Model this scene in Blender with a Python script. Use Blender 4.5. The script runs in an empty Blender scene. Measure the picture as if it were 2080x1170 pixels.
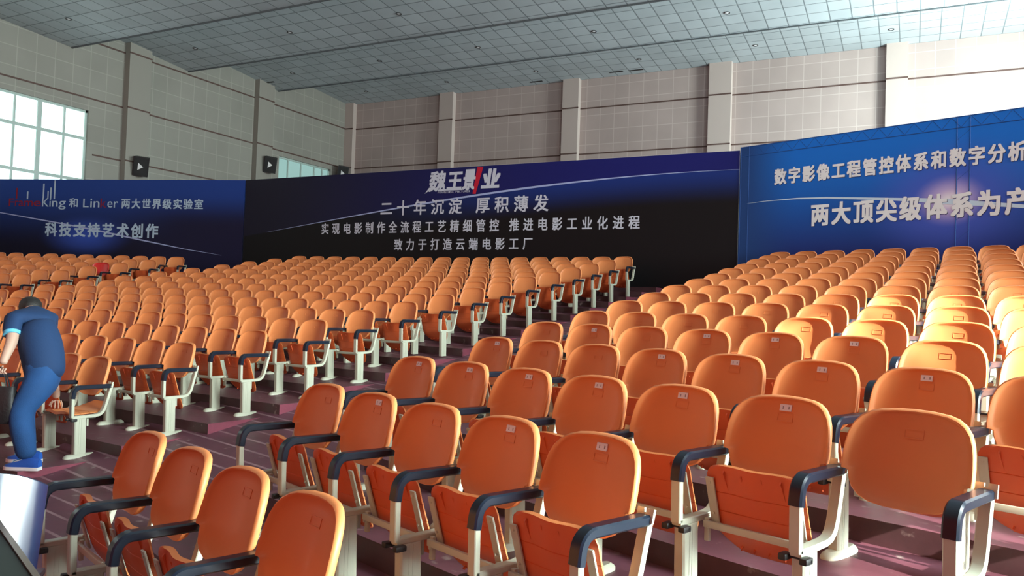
import bpy, bmesh, math, random
from mathutils import Vector, Matrix

S = bpy.context.scene
C = S.collection
R = math.radians
random.seed(7)

# ------------------------------------------------------------------ camera, world, light, exposure
CZ = 1.56                                   # eye height above the hall floor
cam_data = bpy.data.cameras.new('camera')
cam_data.sensor_width = 36.0
cam_data.lens = 1608.47 / 2080.0 * 36.0
cam_data.clip_end = 200
cam = bpy.data.objects.new('camera', cam_data)
C.objects.link(cam)
cr = Vector((0.8911601, 0.45240254, 0.03414124))
cd = Vector((0.01729221, 0.04132787, -0.99899599))
cf = Vector((-0.4533593, 0.89085574, 0.02900671))
mw = Matrix((( cr.x, -cd.x, -cf.x, 0), (cr.y, -cd.y, -cf.y, 0), (cr.z, -cd.z, -cf.z, CZ), (0, 0, 0, 1)))
cam.matrix_world = mw
S.camera = cam

S.view_settings.view_transform = 'Standard'
S.view_settings.look = 'None'
S.view_settings.gamma = 1.0
S.view_settings.use_curve_mapping = False
S.view_settings.exposure = 0.0

world = bpy.data.worlds.new('world')
S.world = world
world.use_nodes = True
bg = world.node_tree.nodes['Background']
bg.inputs['Color'].default_value = (1.0, 0.13, 0.075, 1)
bg.inputs['Strength'].default_value = 0.68   # added red fill through the open front, reddens the shaded seats


def window_light(name, loc, size, direction, power, spread=180, color=(0.86, 1.0, 0.98)):
    l = bpy.data.lights.new(name, 'AREA')
    l.shape = 'RECTANGLE'
    l.size, l.size_y = size
    l.energy = power
    l.spread = R(spread)
    l.color = color
    o = bpy.data.objects.new(name, l)
    C.objects.link(o)
    o.location = loc
    o.rotation_euler = Vector(direction).to_track_quat('-Z', 'Z').to_euler()
    return o


# daylight through the openings of the side walls
window_light('daylight_side_door', (6.25, 3.5, 2.3), (2.6, 3.8), (-1, 0.04, -0.02), 1900, 136)
window_light('daylight_clerestory', (6.25, 3.4, 5.0), (4.0, 1.3), (-1, 0.04, -0.1), 800, 136)  # sky light added at the unseen sun opening
window_light('daylight_middle_window', (6.25, 14.1, 6.3), (3.0, 3.8), (-1, 0.1, -0.15), 1000)  # lamp of an unseen window, added to brighten the bright blue banner
# low sun through two unseen openings shaped to place its patches
sun_data = bpy.data.lights.new('sun', 'SUN')
sun_data.energy = 18.0
sun_data.angle = R(0.6)
sun_data.color = (1.0, 0.96, 0.86)
sun = bpy.data.objects.new('sun', sun_data)
C.objects.link(sun)
sun.location = (12, -4, 9)
sun.rotation_euler = Vector((-0.75, 0.45, -0.48)).to_track_quat('-Z', 'Z').to_euler()
window_light('daylight_rear_window', (6.25, 27.0, 8.6), (6.0, 3.6), (-1, -0.1, 0.3), 5200)
window_light('added_front_fill', (-26.6, 4.6, 6.2), (3.4, 3.6), (1, 0, -0.35), 60)  # fill lamp added for an unseen window near the front
window_light('daylight_window', (-26.4, 16.6, 6.3), (3.4, 3.4), (1, 0, -0.35), 60)

# ------------------------------------------------------------------ helpers


class MB:
    """Collects vertices and faces of one mesh."""

    def __init__(self):
        self.v, self.f, self.m = [], [], []

    def add(self, vs, fs, mi=0):
        o = len(self.v)
        self.v += [tuple(p) for p in vs]
        self.f += [tuple(i + o for i in f) for f in fs]
        self.m += [mi] * len(fs)
        return self

    def box(self, c, s, rot=None, mi=0, taper=1.0):
        x, y, z = s[0] / 2, s[1] / 2, s[2] / 2
        vs = []
        for dz in (-1, 1):
            k = taper if dz > 0 else 1.0
            for dx, dy in ((-1, -1), (1, -1), (1, 1), (-1, 1)):
                vs.append(Vector((dx * x * k, dy * y * k, dz * z)))
        if rot is not None:
            vs = [rot @ p for p in vs]
        c = Vector(c)
        return self.add([p + c for p in vs],
                        [(3, 2, 1, 0), (4, 5, 6, 7), (0, 1, 5, 4), (1, 2, 6, 5), (2, 3, 7, 6), (3, 0, 4, 7)], mi)

    def bevelbox(self, c, s, b, rot=None, mi=0):
        """Box with chamfered vertical-ish edges on every side."""
        bm = bmesh.new()
        bmesh.ops.create_cube(bm, size=1)
        for v in bm.verts:
            v.co = Vector((v.co.x * s[0], v.co.y * s[1], v.co.z * s[2]))
        bmesh.ops.bevel(bm, geom=list(bm.edges), offset=b, segments=2, affect='EDGES', profile=0.6)
        bm.verts.index_update()
        c = Vector(c)
        vs = [((rot @ v.co) if rot is not None else v.co) + c for v in bm.verts]
        self.add(vs, [[v.index for v in f.verts] for f in bm.faces], mi)
        bm.free()
        return self

    def sweep(self, path, prof, up=(1, 0, 0), mi=0, cap=True, close=False):
        """Sweeps a closed profile (list of (a,b)) along path; a runs along `up`, b across."""
        n = len(prof)
        P = [Vector(p) for p in path]
        up = Vector(up).normalized()
        rings = []
        for i, p in enumerate(P):
            if close:
                t = P[(i + 1) % len(P)] - P[i - 1]
            else:
                t = P[min(i + 1, len(P) - 1)] - P[max(i - 1, 0)]
            t.normalize()
            side = t.cross(up).normalized()
            u2 = side.cross(t).normalized()
            sc = 1.0
            if 0 < i < len(P) - 1:
                a = (P[i] - P[i - 1]).normalized()
                b = (P[i + 1] - P[i]).normalized()
                sc = 1.0 / max(0.6, math.cos(a.angle(b, 0) / 2))
            rings.append([p + u2 * a + side * (b * sc) for a, b in prof])
        vs = [q for r in rings for q in r]
        fs = []
        m = len(P)
        for i in range(m if close else m - 1):
            for j in range(n):
                a, b = i * n + j, i * n + (j + 1) % n
                c, d = ((i + 1) % m) * n + (j + 1) % n, ((i + 1) % m) * n + j
                fs.append((a, b, c, d))
        if cap and not close:
            fs.append(tuple(range(n))[::-1])
            fs.append(tuple(range((m - 1) * n, m * n)))
        return self.add(vs, fs, mi)

    def cyl(self, p0, p1, r0, r1=None, n=12, mi=0):
        r1 = r0 if r1 is None else r1
        p0, p1 = Vector(p0), Vector(p1)
        t = (p1 - p0).normalized()
        a = t.orthogonal().normalized()
        b = t.cross(a)
        vs = []
        for p, r in ((p0, r0), (p1, r1)):
            for i in range(n):
                an = 2 * math.pi * i / n
                vs.append(p + a * (r * math.cos(an)) + b * (r * math.sin(an)))
        fs = [(i, (i + 1) % n, n + (i + 1) % n, n + i) for i in range(n)]
        fs += [tuple(range(n))[::-1], tuple(range(n, 2 * n))]
        return self.add(vs, fs, mi)

    def mesh(self, name, mats, smooth=None):
        me = bpy.data.meshes.new(name)
        me.from_pydata(self.v, [], self.f)
        for m in (mats if isinstance(mats, (list, tuple)) else [mats]):
            me.materials.append(m)
        me.polygons.foreach_set('material_index', self.m)
        bm = bmesh.new()
        bm.from_mesh(me)
        bmesh.ops.recalc_face_normals(bm, faces=bm.faces)
        if smooth is not None:
            lim = R(smooth)
            for f in bm.faces:
                f.smooth = True
            for e in bm.edges:
                if len(e.link_faces) != 2 or e.calc_face_angle(0) > lim:
                    e.smooth = False
        bm.to_mesh(me)
        bm.free()
        return me

    def build(self, name, mats, parent=None, smooth=None):
        o = bpy.data.objects.new(name, self.mesh(name, mats, smooth))
        C.objects.link(o)
        if parent is not None:
            o.parent = parent
        return o


def obj(name, me, parent=None):
    o = bpy.data.objects.new(name, me)
    C.objects.link(o)
    if parent is not None:
        o.parent = parent
    return o


def empty(name, loc=(0, 0, 0), rz=0.0):
    o = bpy.data.objects.new(name, None)
    o.empty_display_size = 0.1
    C.objects.link(o)
    o.location = loc
    o.rotation_euler = (0, 0, rz)
    return o


def tag(o, label, cat, group=None):
    o['label'] = label
    o['category'] = cat
    if group:
        o['group'] = group
    return o


def struct(o):
    o['kind'] = 'structure'
    return o


# ------------------------------------------------------------------ materials


def mat(name, col, rough=0.5, metal=0.0, spec=0.5, coat=0.0, bump=0.0, bscale=60.0, var=0.0, vscale=3.0):
    m = bpy.data.materials.new(name)
    m.use_nodes = True
    nt = m.node_tree
    b = nt.nodes['Principled BSDF']
    b.inputs['Base Color'].default_value = (*col, 1)
    b.inputs['Roughness'].default_value = rough
    b.inputs['Metallic'].default_value = metal
    b.inputs['Specular IOR Level'].default_value = spec
    b.inputs['Coat Weight'].default_value = coat
    b.inputs['Coat Roughness'].default_value = 0.15
    if var or bump:
        geo = nt.nodes.new('ShaderNodeNewGeometry')
        no = nt.nodes.new('ShaderNodeTexNoise')
        no.inputs['Scale'].default_value = vscale
        no.inputs['Detail'].default_value = 5
        nt.links.new(geo.outputs['Position'], no.inputs['Vector'])
        if var:
            hs = nt.nodes.new('ShaderNodeMixRGB')
            hs.blend_type = 'MULTIPLY'
            hs.inputs['Fac'].default_value = var
            hs.inputs['Color1'].default_value = (*col, 1)
            ra = nt.nodes.new('ShaderNodeValToRGB')
            ra.color_ramp.elements[0].position = 0.3
            ra.color_ramp.elements[1].position = 0.7
            ra.color_ramp.elements[0].color = (0.25, 0.25, 0.25, 1)
            ra.color_ramp.elements[1].color = (1.3, 1.3, 1.3, 1)
            nt.links.new(no.outputs['Fac'], ra.inputs['Fac'])
            nt.links.new(ra.outputs['Color'], hs.inputs['Color2'])
            nt.links.new(hs.outputs['Color'], b.inputs['Base Color'])
        if bump:
            n2 = nt.nodes.new('ShaderNodeTexNoise')
            n2.inputs['Scale'].default_value = bscale
            nt.links.new(geo.outputs['Position'], n2.inputs['Vector'])
            bp = nt.nodes.new('ShaderNodeBump')
            bp.inputs['Strength'].default_value = bump
            bp.inputs['Distance'].default_value = 0.01
            nt.links.new(n2.outputs['Fac'], bp.inputs['Height'])
            nt.links.new(bp.outputs['Normal'], b.inputs['Normal'])
    return m


def emit(name, col, strength):
    m = bpy.data.materials.new(name)
    m.use_nodes = True
    b = m.node_tree.nodes['Principled BSDF']
    b.inputs['Base Color'].default_value = (*[c * 0.4 for c in col], 1)
    b.inputs['Emission Color'].default_value = (*col, 1)
    b.inputs['Emission Strength'].default_value = strength
    return m


def tile_mat(name, ax, ay, size, tile, line, lw, rough=0.7, off=(0, 0), var=0.06, bump=0.0):
    """Square panels on world axes ax/ay with thin joints."""
    m = bpy.data.materials.new(name)
    m.use_nodes = True
    nt = m.node_tree
    L = nt.links.new
    b = nt.nodes['Principled BSDF']
    b.inputs['Roughness'].default_value = rough
    geo = nt.nodes.new('ShaderNodeNewGeometry')
    sep = nt.nodes.new('ShaderNodeSeparateXYZ')
    L(geo.outputs['Position'], sep.inputs['Vector'])
    com = nt.nodes.new('ShaderNodeCombineXYZ')
    for k, a in enumerate((ax, ay)):
        ad = nt.nodes.new('ShaderNodeMath')
        ad.operation = 'ADD'
        ad.inputs[1].default_value = off[k] + 200 * size
        L(sep.outputs[a], ad.inputs[0])
        L(ad.outputs[0], com.inputs['XY'[k]])
    br = nt.nodes.new('ShaderNodeTexBrick')
    br.offset = 0.0
    br.squash = 1.0
    br.inputs['Scale'].default_value = 1.0
    br.inputs['Brick Width'].default_value = size
    br.inputs['Row Height'].default_value = size
    br.inputs['Mortar Size'].default_value = lw
    br.inputs['Mortar Smooth'].default_value = 0.3
    br.inputs['Bias'].default_value = 0.0
    br.inputs['Color1'].default_value = (*tile, 1)
    br.inputs['Color2'].default_value = (*[c * (1 - var) for c in tile], 1)
    br.inputs['Mortar'].default_value = (*line, 1)
    L(com.outputs[0], br.inputs['Vector'])
    no = nt.nodes.new('ShaderNodeTexNoise')
    no.inputs['Scale'].default_value = 0.6
    no.inputs['Detail'].default_value = 3
    L(geo.outputs['Position'], no.inputs['Vector'])
    mr = nt.nodes.new('ShaderNodeMapRange')
    mr.inputs['From Min'].default_value = 0.3
    mr.inputs['From Max'].default_value = 0.7
    mr.inputs['To Min'].default_value = 0.93
    mr.inputs['To Max'].default_value = 1.05
    L(no.outputs['Fac'], mr.inputs['Value'])
    mx = nt.nodes.new('ShaderNodeMixRGB')
    mx.blend_type = 'MULTIPLY'
    mx.inputs['Fac'].default_value = 1.0
    L(br.outputs['Color'], mx.inputs['Color1'])
    L(mr.outputs[0], mx.inputs['Color2'])
    L(mx.outputs['Color'], b.inputs['Base Color'])
    if bump:
        bp = nt.nodes.new('ShaderNodeBump')
        bp.inputs['Strength'].default_value = bump
        bp.inputs['Distance'].default_value = 0.02
        inv = nt.nodes.new('ShaderNodeMath')
        inv.operation = 'SUBTRACT'
        inv.inputs[0].default_value = 1.0
        L(br.outputs['Fac'], inv.inputs[1])
        L(inv.outputs[0], bp.inputs['Height'])
        L(bp.outputs['Normal'], b.inputs['Normal'])
    return m


PLASTIC = mat('orange_plastic', (0.71, 0.25, 0.082), 0.5, spec=0.38, coat=0.05)
SEAT_SHADED = mat('seat_orange_plastic', (0.64, 0.115, 0.032), 0.46, spec=0.42)  # same plastic as the backrest, redder; underside shade put into the colour
PALE = mat('pale_yellow_plastic', (0.85, 0.66, 0.34), 0.42)
REDP = mat('red_plastic', (0.62, 0.03, 0.025), 0.4)
METAL = mat('cream_painted_steel', (0.50, 0.52, 0.41), 0.38, spec=0.5)
PAD = mat('dark_blue_armrest_plastic', (0.004, 0.010, 0.022), 0.32, spec=0.5)
BLACK = mat('black_rubber', (0.01, 0.01, 0.01), 0.5)
STICK = mat('white_sticker', (0.78, 0.80, 0.82), 0.45)
INK = mat('grey_print', (0.25, 0.25, 0.27), 0.6)
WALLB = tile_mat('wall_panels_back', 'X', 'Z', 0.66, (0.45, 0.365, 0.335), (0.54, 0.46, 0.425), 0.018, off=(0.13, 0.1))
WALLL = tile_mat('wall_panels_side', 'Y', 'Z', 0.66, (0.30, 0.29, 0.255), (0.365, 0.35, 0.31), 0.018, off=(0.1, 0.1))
PLASTER = mat('beige_plaster', (0.50, 0.42, 0.38), 0.75)
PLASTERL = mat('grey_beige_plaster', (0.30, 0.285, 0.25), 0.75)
GROOVE = mat('dark_brown_strip', (0.10, 0.055, 0.045), 0.7)
CEIL = tile_mat('ceiling_tiles', 'X', 'Y', 0.66, (0.50, 0.58, 0.61), (0.20, 0.24, 0.26), 0.022, rough=0.6, var=0.12, bump=0.4)
WFRAME = mat('pale_green_window_frame', (0.45, 0.56, 0.52), 0.45)
PANE = emit('bright_window_glass', (0.80, 1.0, 0.97), 1.5)
PANE2 = emit('frosted_window_glass', (0.32, 0.52, 0.49), 0.75)
SPK = mat('black_speaker', (0.012, 0.012, 0.013), 0.5)
WHITE = mat('white_paint', (0.8, 0.8, 0.8), 0.5)


def paint_floor(name, col, line=None):
    """Worn purple-red painted concrete; `line` adds the light anti-slip strips of the sloping aisle."""
    m = bpy.data.materials.new(name)
    m.use_nodes = True
    nt = m.node_tree
    L = nt.links.new
    b = nt.nodes['Principled BSDF']
    geo = nt.nodes.new('ShaderNodeNewGeometry')
    n1 = nt.nodes.new('ShaderNodeTexNoise')
    n1.inputs['Scale'].default_value = 2.2
    n1.inputs['Detail'].default_value = 8
    n1.inputs['Roughness'].default_value = 0.65
    L(geo.outputs['Position'], n1.inputs['Vector'])
    ra = nt.nodes.new('ShaderNodeValToRGB')
    e = ra.color_ramp.elements
    e[0].position, e[1].position = 0.30, 0.72
    e[0].color = (*[c * 0.62 for c in col], 1)
    e[1].color = (*[c * 1.35 for c in col], 1)
    L(n1.outputs['Fac'], ra.inputs['Fac'])
    n2 = nt.nodes.new('ShaderNodeTexNoise')
    n2.inputs['Scale'].default_value = 9.0
    n2.inputs['Detail'].default_value = 6
    L(geo.outputs['Position'], n2.inputs['Vector'])
    gt = nt.nodes.new('ShaderNodeMapRange')
    gt.inputs['From Min'].default_value = 0.64
    gt.inputs['From Max'].default_value = 0.72
    L(n2.outputs['Fac'], gt.inputs['Value'])
    mx = nt.nodes.new('ShaderNodeMixRGB')
    mx.inputs['Color2'].default_value = (0.26, 0.20, 0.19, 1)
    L(gt.outputs[0], mx.inputs['Fac'])
    L(ra.outputs['Color'], mx.inputs['Color1'])
    out = mx.outputs['Color']
    if line:
        mp = nt.nodes.new('ShaderNodeMapping')
        mp.inputs['Rotation'].default_value = (0, 0, R(12))
        L(geo.outputs['Position'], mp.inputs['Vector'])
        sp = nt.nodes.new('ShaderNodeSeparateXYZ')
        L(mp.outputs[0], sp.inputs[0])
        dv = nt.nodes.new('ShaderNodeMath')
        dv.operation = 'MULTIPLY'
        dv.inputs[1].default_value = 1 / 0.2
        L(sp.outputs['Y'], dv.inputs[0])
        fr = nt.nodes.new('ShaderNodeMath')
        fr.operation = 'FRACT'
        L(dv.outputs[0], fr.inputs[0])
        lt = nt.nodes.new('ShaderNodeMath')
        lt.operation = 'LESS_THAN'
        lt.inputs[1].default_value = 0.13
        L(fr.outputs[0], lt.inputs[0])
        n3 = nt.nodes.new('ShaderNodeTexNoise')
        n3.inputs['Scale'].default_value = 3.0
        L(geo.outputs['Position'], n3.inputs['Vector'])
        ml = nt.nodes.new('ShaderNodeMath')
        ml.operation = 'MULTIPLY'
        L(lt.outputs[0], ml.inputs[0])
        L(n3.outputs['Fac'], ml.inputs[1])
        m2 = nt.nodes.new('ShaderNodeMixRGB')
        m2.inputs['Color2'].default_value = (*line, 1)
        L(ml.outputs[0], m2.inputs['Fac'])
        L(out, m2.inputs['Color1'])
        out = m2.outputs['Color']
    L(out, b.inputs['Base Color'])
    rr = nt.nodes.new('ShaderNodeMapRange')
    rr.inputs['To Min'].default_value = 0.30
    rr.inputs['To Max'].default_value = 0.60
    L(n1.outputs['Fac'], rr.inputs['Value'])
    L(rr.outputs[0], b.inputs['Roughness'])
    bp = nt.nodes.new('ShaderNodeBump')
    bp.inputs['Strength'].default_value = 0.15
    bp.inputs['Distance'].default_value = 0.01
    L(n2.outputs['Fac'], bp.inputs['Height'])
    L(bp.outputs['Normal'], b.inputs['Normal'])
    return m


TREAD = paint_floor('purple_painted_concrete', (0.13, 0.046, 0.066))
SIDE = paint_floor('crimson_painted_concrete', (0.20, 0.042, 0.068))
RISER = paint_floor('dark_worn_riser_paint', (0.075, 0.032, 0.038))
RAMP = paint_floor('ribbed_ramp_paint', (0.12, 0.042, 0.062), (0.42, 0.28, 0.30))

# ------------------------------------------------------------------ seating geometry (measured)
CHAIR_H = 0.905
R_ROWS = [(-3.329, 2.713, -19.55, -.663, 4), (-3.057, 3.697, -20.8, -.47, 5), (-2.983, 4.524, -19.7, -.332, 7),
          (-2.907, 5.503, -21.0, -.21, 9), (-2.832, 6.274, -19.2, -.085, 10), (-2.725, 7.127, -19.5, .028, 10),
          (-2.704, 8.041, -18.3, .153, 10), (-2.672, 8.958, -18.5, .271, 10), (-2.67, 9.90, -17.6, .4, 10),
          (-2.61, 10.80, -17.6, .526, 10), (-2.564, 11.71, -17.8, .653, 10), (-2.545, 12.57, -17.2, .786, 10),
          (-2.485, 13.50, -17.2, .924, 10), (-2.44, 14.32, -17.8, 1.06, 10), (-2.386, 15.2, -17.8, 1.195, 10),
          (-2.35, 16.17, -18.8, 1.333, 10)]
R_PITCH = 0.53
M_TH, M_P, M_R, M_Z, M_Y = -0.08135, 0.81921, 0.13275, -0.58410, 4.54074
M_S, M_C = 0.52529, -0.0159
M_O = [-7.487, -7.322, -7.175, -7.066, -7.047, -7.004, -6.976, -6.992, -7.01, -7.014, -6.983, -6.983, -7.004, -7.009, -6.995]
L_TH, L_P, L_R, L_Z, L_Y = 0.32727, 0.73518, 0.13636, -0.76835, 9.38129
L_O = {9: -13.7, 10: -13.34, 11: -12.98, 12: -12.84, 13: -12.514, 14: -12.23, 15: -11.906}


def m_point(k, u, n=0.0):
    """Point of the middle block: row k (1-based), u along the row, n behind its backrests."""
    d = M_Y + M_P * (k - 1) + M_C * (u + 8) ** 2 + n
    return Vector((u * math.cos(M_TH) - d * math.sin(M_TH), u * math.sin(M_TH) + d * math.cos(M_TH)))


def m_floor(k):
    return M_Z + M_R * (k - 1) - CHAIR_H + CZ


def l_point(k, u, n=0.0):
    d = L_Y + L_P * (k - 1) + n
    return Vector((u * math.cos(L_TH) - d * math.sin(L_TH), u * math.sin(L_TH) + d * math.cos(L_TH)))


def l_floor(k):
    return L_Z + L_R * (k - 1) - CHAIR_H + CZ


def r_floor(i):
    return R_ROWS[i][3] - CHAIR_H + CZ


# ------------------------------------------------------------------ floors and tiers
XL, YB, XR = -26.83, 33.0, 6.35


def tier(mb, front, back, z, zb=-0.06):
    """One stepped platform between two plan curves (left to right)."""
    n = len(front)
    vs = [(p.x, p.y, zb) for p in front] + [(p.x, p.y, z) for p in front] + [(p.x, p.y, z) for p in back] + [(p.x, p.y, zb) for p in back]
    top = [(n + i, n + i + 1, 2 * n + i + 1, 2 * n + i) for i in range(n - 1)]
    fr = [(i, i + 1, n + i + 1, n + i) for i in range(n - 1)]
    mb.add(vs, top, 0)
    mb.add(vs, fr, 1)
    mb.add(vs, [(0, n, 2 * n, 3 * n), (n - 1, 4 * n - 1, 3 * n - 1, 2 * n - 1)], 2)


MF, RF, LF = -0.98, -0.86, -0.85           # tread edge in front of the backrests
tm = MB()
right_edge_m = []
for k in range(1, 18):
    o = M_O[min(k, 15) - 1]
    ul, ur = o - 17 * M_S - 0.5, o + 0.5
    us = [ul + (ur - ul) * i / 16 for i in range(17)]
    fr = [m_point(k, u, MF) for u in us]
    if k < 17:
        bk = [m_point(k + 1, u, MF) for u in us]
    else:
        bk = [Vector((u_, 19.4)) for u_ in [p.x for p in fr]]
    right_edge_m.append((fr[-1], bk[-1], m_floor(k)))
    tier(tm, fr, bk, m_floor(k))
pm = struct(tm.build('floor_tiers_middle', [TREAD, RISER, SIDE]))
tag(pm, 'purple stepped concrete tiers below the black banner', 'stepped floor')

tr = MB()
R_N = len(R_ROWS)


def r_line(i, x_end, n):
    x0, y0, th, T, c = R_ROWS[min(i, R_N - 1)]
    th = R(th)
    u = Vector((math.cos(th), math.sin(th)))
    nv = Vector((-u.y, u.x))
    extra = max(0, i - R_N + 1) * 0.9
    a = Vector((x0, y0)) + nv * (n + extra) - u * 0.5
    t = (x_end - a.x) / u.x
    return [a + u * (t * s / 6) for s in range(7)]


for i in range(1, R_N + 1):
    z = r_floor(i) if i < R_N else r_floor(R_N - 1) + 0.13
    fr = r_line(i, 6.3, RF)
    bk = r_line(i + 1, 6.3, RF) if i < R_N else [Vector((p.x, p.y + 2.6)) for p in fr]
    tier(tr, fr, bk, z)
pr = struct(tr.build('floor_tiers_side', [TREAD, RISER, SIDE]))
tag(pr, 'purple stepped concrete tiers below the bright blue banner', 'stepped floor')

tl = MB()
for k in range(8, 17):
    o = L_O[min(max(k, 9), 15)]
    ul, ur = o - 9.0, o + 0.5
    fr = [l_point(k, ul + (ur - ul) * i / 6, LF) for i in range(7)]
    kk = 1 if k < 16 else 3
    bk = [l_point(k + kk, ul + (ur - ul) * i / 6, LF) for i in range(7)]
    fr = [Vector((max(p.x, XL + 0.02), p.y)) for p in fr]
    bk = [Vector((max(p.x, XL + 0.02), p.y)) for p in bk]
    tier(tl, fr, bk, l_floor(k))
pl = struct(tl.build('floor_tiers_far', [TREAD, RISER, SIDE]))
tag(pl, 'purple stepped tiers by the window wall', 'stepped floor')

# sloping aisles between the blocks
ra = MB()
ys = [4.27 + 0.4 * i for i in range(31)]
vs, fs = [], []
for y in ys:
    z = max(0.0, (y - 4.27) * 0.1621)
    vs += [(-7.4, y, z), (-2.2, y, z), (-2.2, y, -0.05), (-7.4, y, -0.05)]
for i in range(len(ys) - 1):
    a, b = 4 * i, 4 * i + 4
    fs += [(a, a + 1, b + 1, b), (a + 1, a + 2, b + 2, b + 1), (a + 3, a, b, b + 3)]
ra.add(vs, fs)
ar = struct(ra.build('floor_ramp', [RAMP]))
tag(ar, 'sloping purple aisle ramp with pale anti-slip strips', 'ramp')
rb = MB()
vs, fs = [], []
for i in range(27):
    y = 7.0 + 0.4 * i
    z = max(0.0, (y - 4.9) * 0.1621)
    vs += [(-18.0, y, z), (-14.6, y, z), (-14.6, y, -0.05), (-18.0, y, -0.05)]
for i in range(26):
    a, b = 4 * i, 4 * i + 4
    fs += [(a, a + 1, b + 1, b), (a + 1, a + 2, b + 2, b + 1), (a + 3, a, b, b + 3)]
rb.add(vs, fs)
ar2 = struct(rb.build('floor_ramp_far', [RAMP]))
tag(ar2, 'far sloping aisle between middle and window blocks', 'ramp')

fl = struct(MB().box(((XL + XR) / 2, 11.5, -0.1), (XR - XL + 0.5, 43, 0.2)).build('floor', [RAMP]))

# ------------------------------------------------------------------ room shell
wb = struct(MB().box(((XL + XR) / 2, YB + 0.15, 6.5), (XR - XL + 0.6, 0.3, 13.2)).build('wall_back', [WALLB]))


def side_wall(name, x, sgn, openings, m):
    """Wall along Y pierced by rectangular openings (y0, y1, z0, z1)."""
    mb = MB()
    y = -9.5
    t = 0.3
    for (y0, y1, z0, z1) in sorted(openings):
        mb.box((x + sgn * t / 2, (y + y0) / 2, 6.5), (t, y0 - y, 13.2))
        mb.box((x + sgn * t / 2, (y0 + y1) / 2, z0 / 2 - 0.05), (t, y1 - y0, z0 + 0.1))
        mb.box((x + sgn * t / 2, (y0 + y1) / 2, (z1 + 13.1) / 2), (t, y1 - y0, 13.1 - z1))
        y = y1
    mb.box((x + sgn * t / 2, (y + YB) / 2, 6.5), (t, YB - y, 13.2))
    return struct(mb.build(name, [m]))


LW = [(2.9, 6.3, 4.3, 8.35), (14.85, 18.4, 4.3, 8.3), (28.05, 31.75, 6.0, 8.5)]
RW = [(-0.35, 0.95, 4.1, 4.9), (1.25, 5.0, 4.3, 6.35), (12.6, 15.6, 4.3, 8.3), (24.0, 30.0, 6.4, 10.0)]
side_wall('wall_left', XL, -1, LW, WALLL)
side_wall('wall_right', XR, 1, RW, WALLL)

# pilasters and thin dark strips
pil = MB()
for xa, xb in ((-26.83, -26.3), (-21.0, -20.23), (-14.41, -13.63), (-7.79, -6.87), (-1.11, -0.37), (5.5, 6.3)):
    pil.box(((xa + xb) / 2, YB - 0.14, 6.5), (xb - xa, 0.28, 13.0))
struct(pil.build('trim_pilasters_back', [PLASTER]))
pil = MB()
for y in (6.6, 13.2, 19.95, 26.55):
    pil.box((XL + 0.14, y + 0.28, 6.5), (0.28, 0.95, 13.0))
struct(pil.build('trim_pilasters_left', [PLASTERL]))
gr = MB()
for z in (10.80, 8.73, 6.72):
    gr.box(((XL + XR) / 2, YB - 0.005, z), (XR - XL, 0.03, 0.055))
    for xa, xb in ((-26.83, -26.3), (-21.0, -20.23), (-14.41, -13.63), (-7.79, -6.87), (-1.11, -0.37), (5.5, 6.3)):
        gr.box(((xa + xb) / 2, YB - 0.285, z), (xb - xa + 0.02, 0.03, 0.055))
struct(gr.build('trim_strips_back', [GROOVE]))
gr = MB()
for z in (10.83, 8.75):
    gr.box((XL + 0.005, 11.5, z), (0.03, 43, 0.055))
    for y in (6.6, 13.2, 19.95, 26.55):
        gr.box((XL + 0.285, y + 0.28, z), (0.03, 0.97, 0.055))
gr.box((XL + 0.005, (18.6 + 27.6) / 2, 6.73), (0.03, 9.0, 0.055))
for y in (19.95, 26.55):
    gr.box((XL + 0.285, y + 0.28, 6.73), (0.03, 0.97, 0.055))
struct(gr.build('trim_strips_left', [GROOVE]))

# saw-tooth tiled ceiling
PROF = [(-9.5, 9.6), (-3.0, 9.3), (-1.0, 10.2), (2.4, 9.3), (4.3, 10.05), (7.4, 9.55), (9.35, 10.45), (12.5, 9.75), (14.4, 10.6),
        (17.6, 10.38), (19.4, 11.25), (22.64, 10.97), (24.75, 11.80), (27.78, 11.52), (30.1, 12.31), (33.0, 12.13)]
ce = MB()
vs = []
for y, z in PROF:
    vs += [(XL - 0.2, y, z), (XR + 0.2, y, z), (XR + 0.2, y, z + 0.1), (XL - 0.2, y, z + 0.1)]
fs = []
for i in range(len(PROF) - 1):
    a, b = 4 * i, 4 * i + 4
    fs += [(a, a + 1, b + 1, b), (a + 3, b + 3, b + 2, a + 2)]
ce.add(vs, fs)
struct(ce.build('ceiling', [CEIL]))
cg = MB()  # dark strips standing in for the shade lines at the ceiling creases
for y, z in PROF:
    if y in (12.5, 17.6, 22.64, 27.78):
        cg.box(((XL + XR) / 2, y + 0.03, z - 0.005), (XR - XL, 0.05, 0.07))
struct(cg.build('trim_strips_ceiling', [mat('ceiling_crease_shade', (0.12, 0.14, 0.15), 0.7)]))
roof = struct(MB().box(((XL + XR) / 2, 11.7, 13.2), (XR - XL + 1, 43, 0.2)).build('roof_slab', [PLASTER]))


def ceil_z(y):
    for (y0, z0), (y1, z1) in zip(PROF, PROF[1:]):
        if y0 <= y <= y1:
            t = (y - y0) / (y1 - y0)
            return z0 + (z1 - z0) * t, math.atan2(z1 - z0, y1 - y0)
    return 10, 0


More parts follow.
